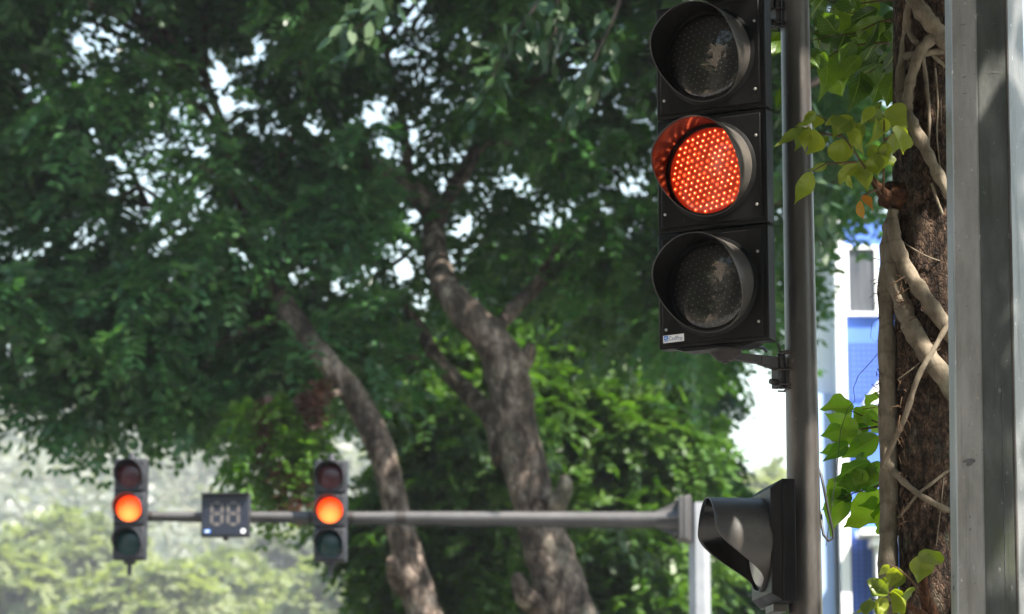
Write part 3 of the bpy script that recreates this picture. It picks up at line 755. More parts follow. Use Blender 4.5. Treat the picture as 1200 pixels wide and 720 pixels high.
def visor_mb(r, Lmax, Lmin=0.012, a0=70, a1=155, n=56, m=10, flare=1.0):
    """open tunnel visor around the -y axis: full length above, swept back to a short lip below"""
    vs = []; fs = []
    for k in range(n):
        ph = 2 * math.pi * k / n; dev = abs((ph + math.pi) % (2 * math.pi) - math.pi)
        s = sst(R(a0), R(a1), dev); L = Lmax * (1 - s) + Lmin
        for j in range(m + 1):
            t = j / m; rr = r * (1 + (flare - 1) * t * (L / Lmax))
            vs.append((rr * math.sin(ph), -L * t, rr * math.cos(ph)))
    for k in range(n):
        k2 = (k + 1) % n
        for j in range(m): fs.append((k * (m + 1) + j, k * (m + 1) + j + 1, k2 * (m + 1) + j + 1, k2 * (m + 1) + j))
    b = MB(); b.add(vs, fs); return b

def dome_mb(r, h, c, n=40, m=8):
    prof = [(max(r * math.cos(math.pi / 2 * k / m), 1e-4), h * math.sin(math.pi / 2 * k / m)) for k in range(m + 1)]
    b = MB(); b.lathe(prof, Matrix.Translation(c) @ Matrix.Rotation(R(90), 4, 'X'), n); return b

def small_signal(label):
    sig = thing('traffic_signal', label, 'traffic light', group='small signals on the mast arm')
    W, S, D = 0.345, 0.362, 0.16
    b = MB()
    for k in range(3): b.box((0, 0.02, (k - 1) * S), (W, D, S - .004))
    b.box((0, 0.02, 0), (W - .02, D - .02, 3 * S - .02))
    for k in range(3): b.box((0, -D / 2 + .012, (k - 1) * S), (W - .03, .025, S - .035))
    b.build('housing', M['housing_far'], sig, bevel=0.008)
    b = MB(); b.tube([(0, 0.02, 1.5 * S), (0, .02, 1.5 * S + .07)], [.045, .03], 12); b.build('top_cap', M['housing_far'], sig)
    b = MB(); b.tube([(0, 0.02, -1.5 * S + .0), (0, .02, -1.5 * S - .04), (0, .02, -1.5 * S - .05), (0, .02, -1.5 * S - .16)], [.075, .06, .028, .026], 12); b.build('bottom_fitting', M['housing_far'], sig)
    b = MB(); b.box((0, .16, -.08), (.1, .16, .12)); b.build('bracket', M['steel_dark'], sig, bevel=.005)
    for k, mt in ((1, 'red_lens'), (0, 'lit_far'), (-1, 'green_lens')):
        z = k * S
        v = visor_mb(0.158, 0.17, 0.02, 70, 150, 40, 6); vv = MB(); vv.add([(x, y - D / 2 + .02, z_) for x, y, z_ in v.v], v.f)
        vo = vv.build('visor', M['housing_far'], sig, solid=.004); vo.location = (0, 0, z)
        l = dome_mb(.147, .03, Vector((0, -D / 2 + .01, 0)), 36, 6).build('lens', M[mt], sig); l.location = (0, 0, z)
        tag(l, {1: 'unlit dark red lens', 0: 'lit orange lens', -1: 'unlit dark teal lens'}[k])
    return sig
sA = small_signal('leftmost small signal, lit orange, at the free end of the mast arm')
p = at(156, 600, MY); sA.location = (p.x, MY - 0.22, p.z); sA.rotation_euler = (0, 0, R(-4))
sB = copy_tree(sA); tag(sB, 'small signal lit orange between the countdown display and the thin leaning trunk')
p = at(389, 602, MY); sB.location = (p.x, MY - 0.22, p.z); sB.rotation_euler = (0, 0, R(-3))

cd = thing('countdown_display', 'square blue-black countdown box with two unlit grey digits on the mast arm', 'countdown timer', (0, 0, 0))
m_ = mpp(607, MY); p = at(267, 607, MY); cd.location = (p.x, MY - .2, p.z); cd.rotation_euler = (0, 0, R(-3))
b = MB(); b.box((0, 0, 0), (56 * m_, .14, 50 * m_)); b.box((0, -.10, 24.3 * m_), (57 * m_, .09, .012)); cdo = b.build('housing', M['housing_far'], cd, bevel=.006)
b = MB(); b.box((0, -.0715, -.004), (52 * m_, .006, 45 * m_)); b.build('face', M['face_blue'], cd, smooth=False)
for sx in (-1, 1):
    b = MB(); cx = sx * 9.6 * m_; W_, H_ = 12 * m_, 25 * m_; t = 3.4 * m_; zc = 1.5 * m_
    for zz in (-H_ / 2, 0, H_ / 2): b.prism([(cx - W_ / 2 + t * .6, zc + zz), (cx - W_ / 2 + t, zc + zz + t / 2), (cx + W_ / 2 - t, zc + zz + t / 2), (cx + W_ / 2 - t * .6, zc + zz), (cx + W_ / 2 - t, zc + zz - t / 2), (cx - W_ / 2 + t, zc + zz - t / 2)], -.0785, -.0745)
    for xx in (-1, 1):
        for hh in (-1, 1):
            xc = cx + xx * W_ / 2; z0 = zc + (0 if hh > 0 else -H_ / 2) + t * .5; z1 = z0 + H_ / 2 - t
            b.prism([(xc, z0 - t * .3), (xc + t / 2, z0), (xc + t / 2, z1), (xc, z1 + t * .3), (xc - t / 2, z1), (xc - t / 2, z0)], -.0785, -.0745)
    b.build('digit', M['segment'], cd, smooth=False, fixn=True)
b = MB()
b.box((-22.5 * m_ + 2.2 * m_, -.076, -19 * m_), (7 * m_, .003, 4 * m_)); b.build('badge', M['ink_blue'], cd, smooth=False)
b = MB(); b.lathe([(2.9 * m_, 0), (2.9 * m_, .003), (0.0001, .0032)], Matrix.Translation((21.5 * m_, -.0745, -19 * m_)) @ Matrix.Rotation(R(90), 4, 'X'), 20); b.build('badge', M['sticker'], cd)
b = MB(); b.box((-20.5 * m_, -.0785, -19 * m_), (4.5 * m_, .002, 2 * m_)); b.build('badge', M['sticker'], cd, smooth=False)
b = MB(); b.tube([(0, 0, -24 * m_), (0, 0, -29 * m_)], [.035, .028], 10); b.build('bottom_fitting', M['housing_far'], cd)
b = MB(); b.box((0, .13, .02), (.12, .13, .14)); b.build('bracket', M['steel_dark'], cd)

# ------------------------------------------------------------------ near round pole
PY = 10.0
pole = thing('signal_pole', 'round weathered grey pole carrying the large signal and the side-facing signal', 'pole', (0, PY, -0.0))
pt, pb = at(931.5, 0, PY), at(943.7, 715, PY)
px_ = (pt.x + pb.x) / 2; pole.location = (px_, PY, 0.0)
dz = (pt.z - pb.z); rt, rb = 16.8 * mpp(0, PY), 20.0 * mpp(715, PY); sl = (rb - rt) / dz
b = MB(); zz = [0.0, 1.0, pb.z, pt.z, 5.6]
b.tube([(0, 0, z) for z in zz], [rb + (pb.z - z) * sl if z > 0.9 else rb + (pb.z - 1.0) * sl for z in zz], 48)
b.build('shaft', M['galv_dark'], pole)
b = MB(); b.box((0, 0, .012), (.36, .36, .024)); b.build('base_plate', M['galv_dark'], pole, bevel=.004)
def pole_r(z): return rb + (pb.z - z) * sl

# ------------------------------------------------------------------ the big near signal
SIG_YAW = R(-29)
S = 0.399; W = 0.408; D = 0.062
pc = at(838, 203, PY - 0.10)
sig = thing('traffic_signal', 'large black three-lamp signal with its middle LED lamp glowing orange-red', 'traffic light', (pc.x, PY - 0.10, pc.z), SIG_YAW)

def led_points(r, pitch):
    out = []; n = int(r / pitch) + 2; rj = random.Random(8)
    for i in range(-n, n + 1):
        for j in range(-n, n + 1):
            x = (i + 0.5 * (j % 2)) * pitch; z = j * pitch * .866
            a = R(14); x, z = x * math.cos(a) - z * math.sin(a), x * math.sin(a) + z * math.cos(a)
            x += rj.uniform(-.0022, .0022); z += rj.uniform(-.0022, .0022)
            if math.hypot(x, z) < r: out.append((x, z))
    return out

def roundel(sec, z, r_lens, r_vis, L, lit, a0=60, a1=158, D=D, leds=True):
    v = visor_mb(r_vis, L, .014, a0, a1, 72, 14); vb = MB(); vb.add([(x, y - D / 2 - .004, q + z) for x, y, q in v.v], v.f)
    vo = vb.build('visor', M['visor'], sec, solid=.0028, inner=M['visor_in'])
    rb_ = MB(); rb_.lathe([(r_vis + .012, 0), (r_vis + .012, .008), (r_vis + .003, .014), (r_vis - .006, .018), (r_lens + .002, .018), (r_lens + .002, .006)], Matrix.Translation((0, -D / 2 - .0005, z)) @ Matrix.Rotation(R(90), 4, 'X'), 64)
    rb_.build('visor_ring', M['housing'], sec)
    lb = MB(); lb.lathe([(r_lens + .004, 0), (.0001, .0)], Matrix.Translation((0, -D / 2 - .0085, z)) @ Matrix.Rotation(R(90), 4, 'X'), 48)
    lo = lb.build('lens', M['glow'] if lit else M['board'], sec)
    tag(lo, 'lit orange-red LED lens' if lit else 'unlit dark LED lens')
    db = MB(); rl = .0027 if lit else .0019
    for x, q in led_points(r_lens - .006, .0212):
        db.lathe([(rl, 0), (rl * .9, rl * .6), (rl * .5, rl * 1.1), (1e-5, rl * 1.3)], Matrix.Translation((x, -D / 2 - .0088, q + z)) @ Matrix.Rotation(R(90), 4, 'X'), 8)
    db.build('led_cluster', M['led_on'] if lit else M['led_off'], lo)
    if lit:
        cb = MB()
        for x, q in led_points(r_lens - .006, .0212):
            cb.lathe([(.0078, 0), (.006, .0012), (.003, .0018), (1e-5, .002)], Matrix.Translation((x, -D / 2 - .0086, q + z)) @ Matrix.Rotation(R(90), 4, 'X'), 10)
        cb.build('led_halos', M['cell'], lo); uneven(M['cell'], .16, .40)  # glow halo round each LED, modelled as a faint emissive dome
    cb = dome_mb(r_lens, .022, Vector((0, -D / 2 - .0125, z)), 56, 10); cb.build('cover', M['cover'], lo)

for k in (1, 0, -1):
    z = k * S
    b = MB(); b.box((0, 0, z), (W, D, S - .003))
    sec = b.build('lamp_section', M['housing'], sig, bevel=.006)
    b = MB(); b.box((0, -D / 2 - .002, z), (W - .034, .010, S - .034)); b.build('door_panel', M['housing'], sec, bevel=.004)
    b = MB()
    for sx in (-1, 1):
        for sz in (-.8, .62):
            b.lathe([(.0052, 0), (.0052, .0025), (.003, .004), (1e-5, .004)], Matrix.Translation((sx * (W / 2 - .033), -D / 2 - .0068, z + sz * S * .42)) @ Matrix.Rotation(R(90), 4, 'X'), 10)
    b.build('screw', M['screw'], sec)
    roundel(sec, z, .147, .159, .143, k == 0)
# back spine and lower skirt of the housing
b = MB(); b.box((0, D / 2 + .012, 0), (W - .05, .026, 3 * S - .03)); b.build('back_plate', M['housing'], sig, bevel=.004)
b = MB(); b.prism([(-.15, -1.5 * S - .0), (.15, -1.5 * S - .0), (.11, -1.5 * S - .012), (-.11, -1.5 * S - .012)], -.03, .045); b.build('bottom_skirt', M['housing'], sig, fixn=True, bevel=.002)

# maker's sticker
def text_mesh(name, s, size, mat, parent, M4):
    cu = bpy.data.curves.new(name, 'FONT'); cu.body = s; cu.size = size; cu.align_x = 'LEFT'; cu.align_y = 'CENTER'; cu.extrude = size * .01
    to = bpy.data.objects.new(name, cu); COL.objects.link(to)
    dg = bpy.context.evaluated_depsgraph_get(); me = bpy.data.meshes.new_from_object(to.evaluated_get(dg))
    bpy.data.objects.remove(to); me.transform(M4); me.materials.clear(); me.materials.append(mat)
    o = bpy.data.objects.new(name, me); COL.objects.link(o); o.parent = parent; return o
sx0 = -W / 2 + .021; sz0 = -1.5 * S + .034
b = MB(); b.box((sx0 + .039, -D / 2 - .0078, sz0), (.078, .0012, .0255), Matrix.Rotation(R(-1.5), 3, 'Y')); stk = b.build('sticker', M['sticker'], sig, smooth=False)
tag(stk, 'small white maker sticker with blue logo')
RX = Matrix.Rotation(R(90), 4, 'X')
b = MB(); lx = sx0 + .011
b.box((lx, -D / 2 - .0088, sz0 + .001), (.016, .0006, .019)); lg = b.build('logo', M['ink_blue'], stk, smooth=False)
b = MB(); b.box((lx - .001, -D / 2 - .0094, sz0 + .003), (.008, .0005, .003), Matrix.Rotation(R(-25), 3, 'Y')); b.box((lx - .005, -D / 2 - .0094, sz0 - .005), (.006, .0005, .003)); b.box((lx + .004, -D / 2 - .0094, sz0 - .004), (.003, .0005, .007), Matrix.Rotation(R(30), 3, 'Y'))
b.build('logo_mark', M['sticker'], stk, smooth=False)
text_mesh('lettering', 'CadPro', .0205, M['ink'], stk, Matrix.Translation((sx0 + .0205, -D / 2 - .0086, sz0 + .0005)) @ Matrix.Rotation(R(1.5), 4, 'Y') @ RX @ Matrix.Scale(.82, 4, (1, 0, 0)))

# mounting brackets (in world space, then into the signal's frame)
inv = Matrix.LocRotScale(sig.location, sig.rotation_euler, None).inverted()
def loc(px, py, Y): return inv @ at(px, py, Y)
def bracket(sgn):
    """sgn -1: under the signal, +1: above it"""
    z0 = sgn * 1.5 * S
    base = Vector((.03, .0, z0 + sgn * .013))
    b = MB()
    b.lathe([(.055, 0), (.055, .012), (.046, .020), (.022, .040), (.012, .040), (.012, .046), (1e-5, .046)], Matrix.Translation(base) @ (Matrix.Rotation(R(180), 4, 'X') if sgn < 0 else Matrix.Identity(4)), 24)
    zw = sig.location.z + base.z + sgn * .022
    pole_w = Vector((px_ - pole_r(zw) - .022, PY, zw))
    e = inv @ pole_w
    s = Vector((base.x, base.y, base.z + sgn * .020))
    dirx = (e - s).normalized(); nrm = dirx.cross(Vector((0, 0, 1)))
    e = Vector((e.x, e.y, s.z))
    wd = .017
    def slab(p0, p1, h0, h1):
        up = Vector((0, 0, 1))
        vs = []
        for p, h in ((p0, h0), (p1, h1)):
            for a in (-1, 1):
                for c in (0, -1): vs.append(p + nrm * wd * a + up * (.012 + h * c))
        b.add(vs, [(0, 1, 3, 2), (4, 6, 7, 5), (0, 4, 5, 1), (2, 3, 7, 6), (0, 2, 6, 4), (1, 5, 7, 3)])
    mid = s.lerp(e, .62)
    slab(s, mid, .022, .028); slab(mid, e, .028, .045)
    ang = math.atan2(dirx.y, dirx.x); Mz = Matrix.Rotation(ang, 3, 'Z')
    b.box(e + Vector((0, 0, -.040)) , (.024, .055, .105), Mz)
    o = b.build('bracket', M['steel_dark'], sig, bevel=.0025, fixn=True)
    c = MB()
    zc = [zw - .074, zw - .064]
    c.tube([e - dirx * .012 + Vector((0, 0, -.073)), e - dirx * .038 + Vector((0, 0, -.073))], [.012, .009], 6)
    c.build('bolt', M['steel_dark'], o)
    # clamp bands around the pole
    for dz_, tw in ((.028, .011), (-.032, .007), (-.082, .007), (-.096, .006)):
        q = MB(); z_ = zw + dz_; rr = pole_r(z_) + .004; pts = []
        for k in range(25):
            a = R(-46 + k * 92 / 24)
            pts.append(inv @ Vector((px_ - (rr) * math.cos(a), PY + rr * math.sin(a), z_)))
        a0 = inv @ Vector((px_ - pole_r(z_) - .024, PY - .03, z_)); a1 = inv @ Vector((px_ - pole_r(z_) - .024, PY + .03, z_))
        q.tube([a0] + pts[:9], tw * .5, 8); q.tube([a1] + pts[:15:-1], tw * .5, 8); q.build('clamp_band', M['steel_dark'], o)
bracket(-1); bracket(1)
# wire looping down beside the lower bracket, and the body's cable entry
b = MB(); b.tube([loc(911, 402, PY - .03), loc(914, 410, PY - .03), loc(917, 424, PY - .02), loc(913, 436, PY - .03), loc(912, 444, PY - .03), loc(918, 448, PY - .02)], .0035, 8); b.build('wire', M['rubber'], sig)
b = MB(); b.tube([loc(872, 406, PY), loc(886, 407, PY), loc(895, 408, PY + .03), loc(898, 412, PY + .05)], .006, 8); b.build('wire', M['rubber'], sig)

# ------------------------------------------------------------------ side-facing signal lower on the pole
qc = at(909, 639, PY)
ped = thing('traffic_signal', 'single-lamp black signal seen from the side, low on the round pole', 'traffic light', (px_ - pole_r(qc.z) - .040, PY, qc.z), R(-82))
Dp = .058; Wp = .36; Hp = .405
b = MB()
b.box((0, .005, 0), (Wp, Dp - .012, Hp)); sec = b.build('housing', M['housing'], ped, bevel=.004)
b = MB()
for i in range(1):
    o1 = [(-Wp / 2 + .004, -Hp / 2 + .004), (Wp / 2 - .004, -Hp / 2 + .004), (Wp / 2 - .004, Hp / 2 - .004), (-Wp / 2 + .004, Hp / 2 - .004)]
    o2 = [(x * .86, z * .88) for x, z in o1]
    vs = [(x, -Dp / 2 + .009, z) for x, z in o1] + [(x, -Dp / 2 - .022, z) for x, z in o2]
    b.add(vs, [(4, 5, 6, 7)] + [(k, (k + 1) % 4, 4 + (k + 1) % 4, 4 + k) for k in range(4)])
b.build('door_panel', M['housing'], ped, bevel=.003, fixn=True)
v = visor_mb(.157, .172, .02, 72, 144, 80, 16); vb = MB(); vb.add([(x, y - Dp / 2 - .015, q) for x, y, q in v.v], v.f); vb.build('visor', M['visor'], ped, solid=.003, inner=M['visor_in'])
lb = dome_mb(.144, .03, Vector((0, -Dp / 2 - .022, 0)), 48, 8); lens = lb.build('lens', M['led_off'], ped); tag(lens, 'unlit pale lens deep inside the visor')
b = MB(); b.box((.0, -.0, -Hp / 2 - .012), (.12, .05, .026)); b.build('bottom_clip', M['visor'], ped, bevel=.003)
b = MB(); b.box((-.155, -Dp / 2 - .012, -.135), (.012, .003, .022)); b.build('sticker', M['sticker'], ped, smooth=False)
invp = Matrix.LocRotScale(ped.location, ped.rotation_euler, None).inverted()
b = MB(); b.box((0, .043, .09), (.08, .03, .04)); b.box((0, .043, -.12), (.08, .03, .04)); b.build('bracket', M['steel_dark'], ped)
# supply cable looping out on the far side of the pole
cb = MB(); cp = [at(958, 548, PY + .03), at(962, 556, PY + .01), at(966, 575, PY), at(971, 600, PY), at(976, 622, PY), at(976.5, 631, PY), at(971, 634, PY), at(965, 627, PY), at(963, 615, PY + .01), at(962, 600, PY + .03)]
cb.tube([invp @ p for p in cp], .0048, 10); cb.build('cable', M['rubber'], ped)

# ------------------------------------------------------------------ faceted steel post at the right edge
OY = 9.3
post = thing('steel_post', 'thick faceted galvanised steel post along the right edge', 'post', (0, OY, 0))
ca, cb_ = at(1152.5, 0, OY), at(1164.5, 720, OY)
post.location = ((ca.x + cb_.x) / 2, OY, 0)
Rt, Rb = 46.3 * mpp(0, OY), 50.5 * mpp(720, OY)
dxz = (ca.x - cb_.x) / (ca.z - cb_.z)
b = MB(); rings = []
za_, zb_ = ca.z + 1.6, 0.0
nseg = 40
for i in range(nseg + 1):
    z = zb_ + (za_ - zb_) * i / nseg; rr = Rb + (Rt - Rb) * (z - cb_.z) / (ca.z - cb_.z); rr = min(rr, Rb * 1.12)
    x = cb_.x + dxz * (z - cb_.z) - post.location.x
    for k in range(8):
        a = R(-64.5 - 45 + 45 * k)  # vertices; 0 = towards camera
        b.v.append((x + rr * math.sin(a), -rr * math.cos(a), z))
for i in range(nseg):
    for k in range(8): b.f.append((i * 8 + k, i * 8 + (k + 1) % 8, (i + 1) * 8 + (k + 1) % 8, (i + 1) * 8 + k))
b.f.append(tuple(range(7, -1, -1))); b.f.append(tuple(nseg * 8 + k for k in range(8)))
sh = b.build('shaft', M['galv'], post, bevel=.006, angle=25)
sh.data.materials.append(M['galv_shade_algae'])
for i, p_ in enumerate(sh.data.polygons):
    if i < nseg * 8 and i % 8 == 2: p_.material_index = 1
b = MB(); b.box((0, 0, .015), (.5, .5, .03)); b.build('base_plate', M['galv'], post, bevel=.004)
def post_face(z, ang, off_=.0015):
    rr = Rb + (Rt - Rb) * (z - cb_.z) / (ca.z - cb_.z); x = cb_.x + dxz * (z - cb_.z) - post.location.x
    ap = rr * math.cos(R(22.5)) + off_; a = R(ang); return Vector((x + ap * math.sin(a), -ap * math.cos(a), z)), a
# weld seam down the edge between the dark and the sunlit facet
b = MB(); pts = []
for i in range(60):
    z = 1.4 + (za_ - 1.5) * i / 59; rr = Rb + (Rt - Rb) * (z - cb_.z) / (ca.z - cb_.z); x = cb_.x + dxz * (z - cb_.z) - post.location.x
    a = R(25.0); pts.append((x + rr * .985 * math.sin(a), -rr * .985 * math.cos(a), z))
b.tube(pts, .0055, 8, True, .25, 2); b.build('weld_seam', M['galv_dark'], post)
b = MB()
rs = random.Random(5)
for py, fa, w_, h_ in ((545, -42, .05, .016), (548, -42, .03, .022), (690, -87, .03, .02), (676, -87, .02, .01), (38, -42, .03, .003), (96, 3, .07, .003), (40, 3, .045, .0025), (99, -42, .02, .005), (118, -42, .015, .003), (62, -42, .02, .003), (58, -87, .02, .003), (610, -42, .006, .008), (624, -42, .005, .01)):
    z = at(1130, py, OY).z; c, a = post_face(z, fa); 
    nn = 9; ring = []
    for k in range(nn):
        t = 2 * math.pi * k / nn; q = rs.uniform(.6, 1.1)
        ring.append(c + Vector((math.cos(a), math.sin(a), 0)) * (w_ * .5 * q * math.cos(t)) + Vector((0, 0, 1)) * (h_ * .5 * q * math.sin(t)))
    b.add(ring, [tuple(range(nn))])
b.build('scuff_mark', M['paint_mark'], post, smooth=False)
b = MB(); rs = random.Random(9); pts = []
for i in range(46):
    z = at(1160, 720 - i * 6.0, OY).z; c, a = post_face(z, 3, .0004); c.x += rs.uniform(-.0025, .0025) + .012; pts.append(c)
b.tube(pts, [rs.uniform(.0005, .0018) for _ in pts], 5); b.build('drip_line', M['paint_mark'], post)

# ------------------------------------------------------------------ root-wrapped tree
TY = 10.02
TPX = 1097.0
m0 = mpp(360, TY)
tb_ = at(1101, 715, TY)
host = thing('roadside_tree', 'rough red-brown trunk half hidden behind the steel post, sprouting yellow-green leaves', 'tree', (tb_.x, TY, 0))
ho_ = np.array(host.location)
TR = 46 * m0
b = MB(); pts = []; rad = []
zt_ = at(1090, 0, TY).z
n_r = 72
zs = np.concatenate([np.linspace(0, 1.9, 8), np.linspace(1.95, zt_ + .6, 90), np.linspace(zt_ + .7, zt_ + 2.4, 10)])
nz = len(zs)
for i, z in enumerate(zs):
    x = tb_.x + (z - tb_.z) * ((at(1093, 0, TY).x - tb_.x) / (zt_ - tb_.z)) - ho_[0]
    for k in range(n_r):
        a = 2 * math.pi * k / n_r
        q = TR * (1.0 + 0.05 * math.sin(3 * a + z * 1.3) + 0.03 * math.sin(7 * a - z * 2.1) + 0.022 * math.sin(13 * a + z * 9) * math.sin(z * 17 + a * 3) + random.uniform(-.016, .016))
        if z < 1: q *= 1 + .35 * (1 - z)
        b.v.append((x + q * math.cos(a), q * math.sin(a), z))
for i in range(nz - 1):
    for k in range(n_r): b.f.append((i * n_r + k, i * n_r + (k + 1) % n_r, (i + 1) * n_r + (k + 1) % n_r, (i + 1) * n_r + k))
b.build('trunk', M['bark_red'], host, angle=70)
# burl where the sprig grows, and the lower stub
def blob(name, px, py, Y, rx, rz, mat, parent, off, seed):
    bm = bmesh.new(); bmesh.ops.create_icosphere(bm, subdivisions=3, radius=1.0)
    rr = random.Random(seed); c = at(px, py, Y)
    ph = [rr.uniform(0, 6) for _ in range(6)]
    for v in bm.verts:
        p = v.co; q = 1 + .18 * math.sin(4 * p.x + ph[0]) * math.sin(5 * p.z + ph[1]) + .12 * math.sin(9 * p.y + ph[2] + 7 * p.z)
        v.co = Vector((p.x * rx * q + c.x - off[0], p.y * rx * q + c.y - off[1], p.z * rz * q + c.z - off[2]))
    me = bpy.data.meshes.new(name); bm.to_mesh(me); bm.free(); me.materials.append(mat)
    me.polygons.foreach_set('use_smooth', [True] * len(me.polygons))
    o = bpy.data.objects.new(name, me); COL.objects.link(o); o.parent = parent; return o
blob('burl', 1050, 230, TY - .035, 19 * m0, 17 * m0, M['stub'], host, ho_, 4)
b = MB(); b.tube([Vector(at(1050, 236, TY - .05)) - Vector(ho_), Vector(at(1035, 228, TY - .08)) - Vector(ho_), Vector(at(1023, 212, TY - .12)) - Vector(ho_), Vector(at(1019, 203, TY - .13)) - Vector(ho_)], [.03, .02, .011, .004], 10, True, .2); b.build('broken_stub', M['stub'], host)
b = MB(); b.tube([Vector(at(1092, 722, TY - .12)) - Vector(ho_), Vector(at(1084, 700, TY - .16)) - Vector(ho_), Vector(at(1082, 670, TY - .19)) - Vector(ho_), Vector(at(1082, 650, TY - .2)) - Vector(ho_)], [.03, .018, .012, .008], 10, True, .15)
b.tube([Vector(at(1085, 722, TY - .16)) - Vector(ho_), Vector(at(1060, 708, TY - .19)) - Vector(ho_), Vector(at(1050, 702, TY - .2)) - Vector(ho_)], [.014, .008, .004], 8, True, .15)
b.build('broken_stub', M['stub'], host)

# strangling fig: pale aerial roots
fig = thing('climbing_fig', 'climbing fig of smooth tan roots gripping the trunk, with big dark leaves', 'climbing plant', (at(1040, 700, TY).x, TY, 0))
fo_ = np.array(fig.location)
def root_pts(pl, lift=.6):
    out = []; rd = []
    P = []
    for p in pl:
        dx = (p[0] - (TPX + (p[1] - 360) * .011)) * m0; r = p[2] * .5 * m0
        yy = TY - (math.sqrt(max(0, TR * TR - dx * dx)) + r * lift) if abs(dx) < TR else TY - (p[3] if len(p) > 3 else 0)
        if len(p) > 3: yy = TY - p[3]
        P.append((at(p[0], p[1], yy), r))
    for i in range(len(P) - 1):
        p0, p1, p2, p3 = P[max(i - 1, 0)][0], P[i][0], P[i + 1][0], P[min(i + 2, len(P) - 1)][0]
        for k in range(5):
            t = k / 5
            out.append(0.5 * ((2 * p1) + (p2 - p0) * t + (2 * p0 - 5 * p1 + 4 * p2 - p3) * t * t + (3 * p1 - p0 - 3 * p2 + p3) * t ** 3)); rd.append(P[i][1] * (1 - t) + P[i + 1][1] * t)
    out.append(P[-1][0]); rd.append(P[-1][1])
    return [q - Vector(fo_) for q in out], rd
ROOTS = [
    [(1048, 244, 12, .05), (1042, 268, 15, .03), (1039, 310, 18, .02), (1039, 400, 20, .02), (1041, 500, 21, .02), (1042, 600, 21, .02), (1041, 660, 22, .02), (1042, 800, 24, .02), (1044, 1000, 26, .02), (1046, 1250, 30, 0)],
    [(1043, 262, 12, .05), (1046, 310, 18, .06), (1056, 352, 20, .09), (1070, 388, 21), (1090, 420, 22), (1113, 452, 22), (1140, 490, 20)],
    [(1046, 248, 10, .08), (1049, 280, 15, .1), (1060, 312, 19), (1080, 342, 19), (1102, 374, 18), (1130, 412, 18)],
    [(1062, -60, 18, .06), (1066, -15, 18, .09), (1078, 10, 19), (1096, 34, 19), (1116, 62, 18), (1140, 90, 16)],
    [(1066, 5, 11, .08), (1061, 45, 11, .05), (1056, 90, 12, .05), (1057, 118, 14, .07), (1066, 140, 16), (1080, 166, 15), (1094, 194, 14), (1112, 228, 13), (1135, 262, 12)],
    [(1104, 30, 11), (1090, 48, 13), (1078, 62, 13), (1069, 88, 12), (1064, 112, 13), (1063, 130, 14)],
    [(1062, 66, 9, .07), (1080, 63, 9), (1112, 59, 9), (1135, 55, 8)],
    [(1069, 22, 6, .08), (1066, 38, 7, .09), (1074, 50, 8)],
    [(1082, 68, 5), (1086, 100, 5), (1089, 140, 4), (1088, 172, 3)],
    [(1093, 65, 5), (1104, 75, 5), (1116, 88, 4)],
    [(1116, 372, 6, .16), (1095, 408, 6.5, .175), (1076, 442, 7, .17), (1060, 490, 7, .12), (1046, 520, 7, .08), (1034, 548, 7, .05)],
    [(1047, 552, 9, .05), (1058, 564, 8, .1), (1075, 578, 7), (1095, 590, 7), (1116, 600, 7)],
    [(1116, 548, 4), (1090, 568, 4), (1075, 580, 4), (1055, 605, 3, .1)],
    [(1096, 80, 2.5), (1099, 120, 2.5), (1098, 160, 2), (1102, 200, 2)],
    [(1104, 70, 2), (1103, 130, 2), (1107, 190, 2)],
    [(1092, 215, 4), (1100, 240, 4), (1110, 262, 4)],
    [(1042, 268, 1.6, .06), (1060, 285, 1.6), (1085, 300, 1.6), (1108, 308, 1.6)],
    [(1112, 395, 2), (1092, 412, 2), (1070, 432, 2, .15), (1052, 445, 2, .11)],
    [(1114, 605, 1.5), (1090, 590, 1.5), (1070, 575, 1.5), (1058, 560, 1.5, .1)],
    [(1106, 560, 1.3), (1102, 600, 1.3), (1097, 640, 1.3)]]
for i, pl in enumerate(ROOTS):
    b = MB(); P, rd = root_pts(pl); rk = random.Random(i + 50); rd = [q * (1 + .10 * math.sin(k * 1.7 + i) + rk.uniform(-.09, .12)) for k, q in enumerate(rd)]; b.tube(P, rd, 16 if pl[1][2] > 8 else 8, True, .14, i); b.build('aerial_root', M['root'], fig, angle=80)
# hair rootlets
b = MB(); rh = random.Random(21)
for k in range(230):
    if k < 120: px = rh.gauss(1036, 5); py = rh.choice((rh.uniform(300, 460), rh.uniform(330, 350), rh.uniform(440, 480)))
    elif k < 190: px = rh.uniform(1050, 1062); py = rh.uniform(330, 640)
    else: t = rh.random(); px = 1046 + t * 66; py = 330 + t * 120 + rh.uniform(-6, 8)
    Y = TY - (.03 if px < 1048 else .13); p = at(px, py, Y); L = rh.uniform(4, 15) * m0; a = rh.uniform(0, 6.28)
    d = Vector((math.cos(a), rh.uniform(-.6, .2), math.sin(a))) * L
    q = p + d * .5 + Vector((rh.uniform(-1, 1), 0, rh.uniform(-1, 1))) * L * .25
    b.tube([p - Vector(fo_), q - Vector(fo_), p + d + Vector((0, 0, -L * .2)) - Vector(fo_)], [.0018, .0014, .0007], 4)
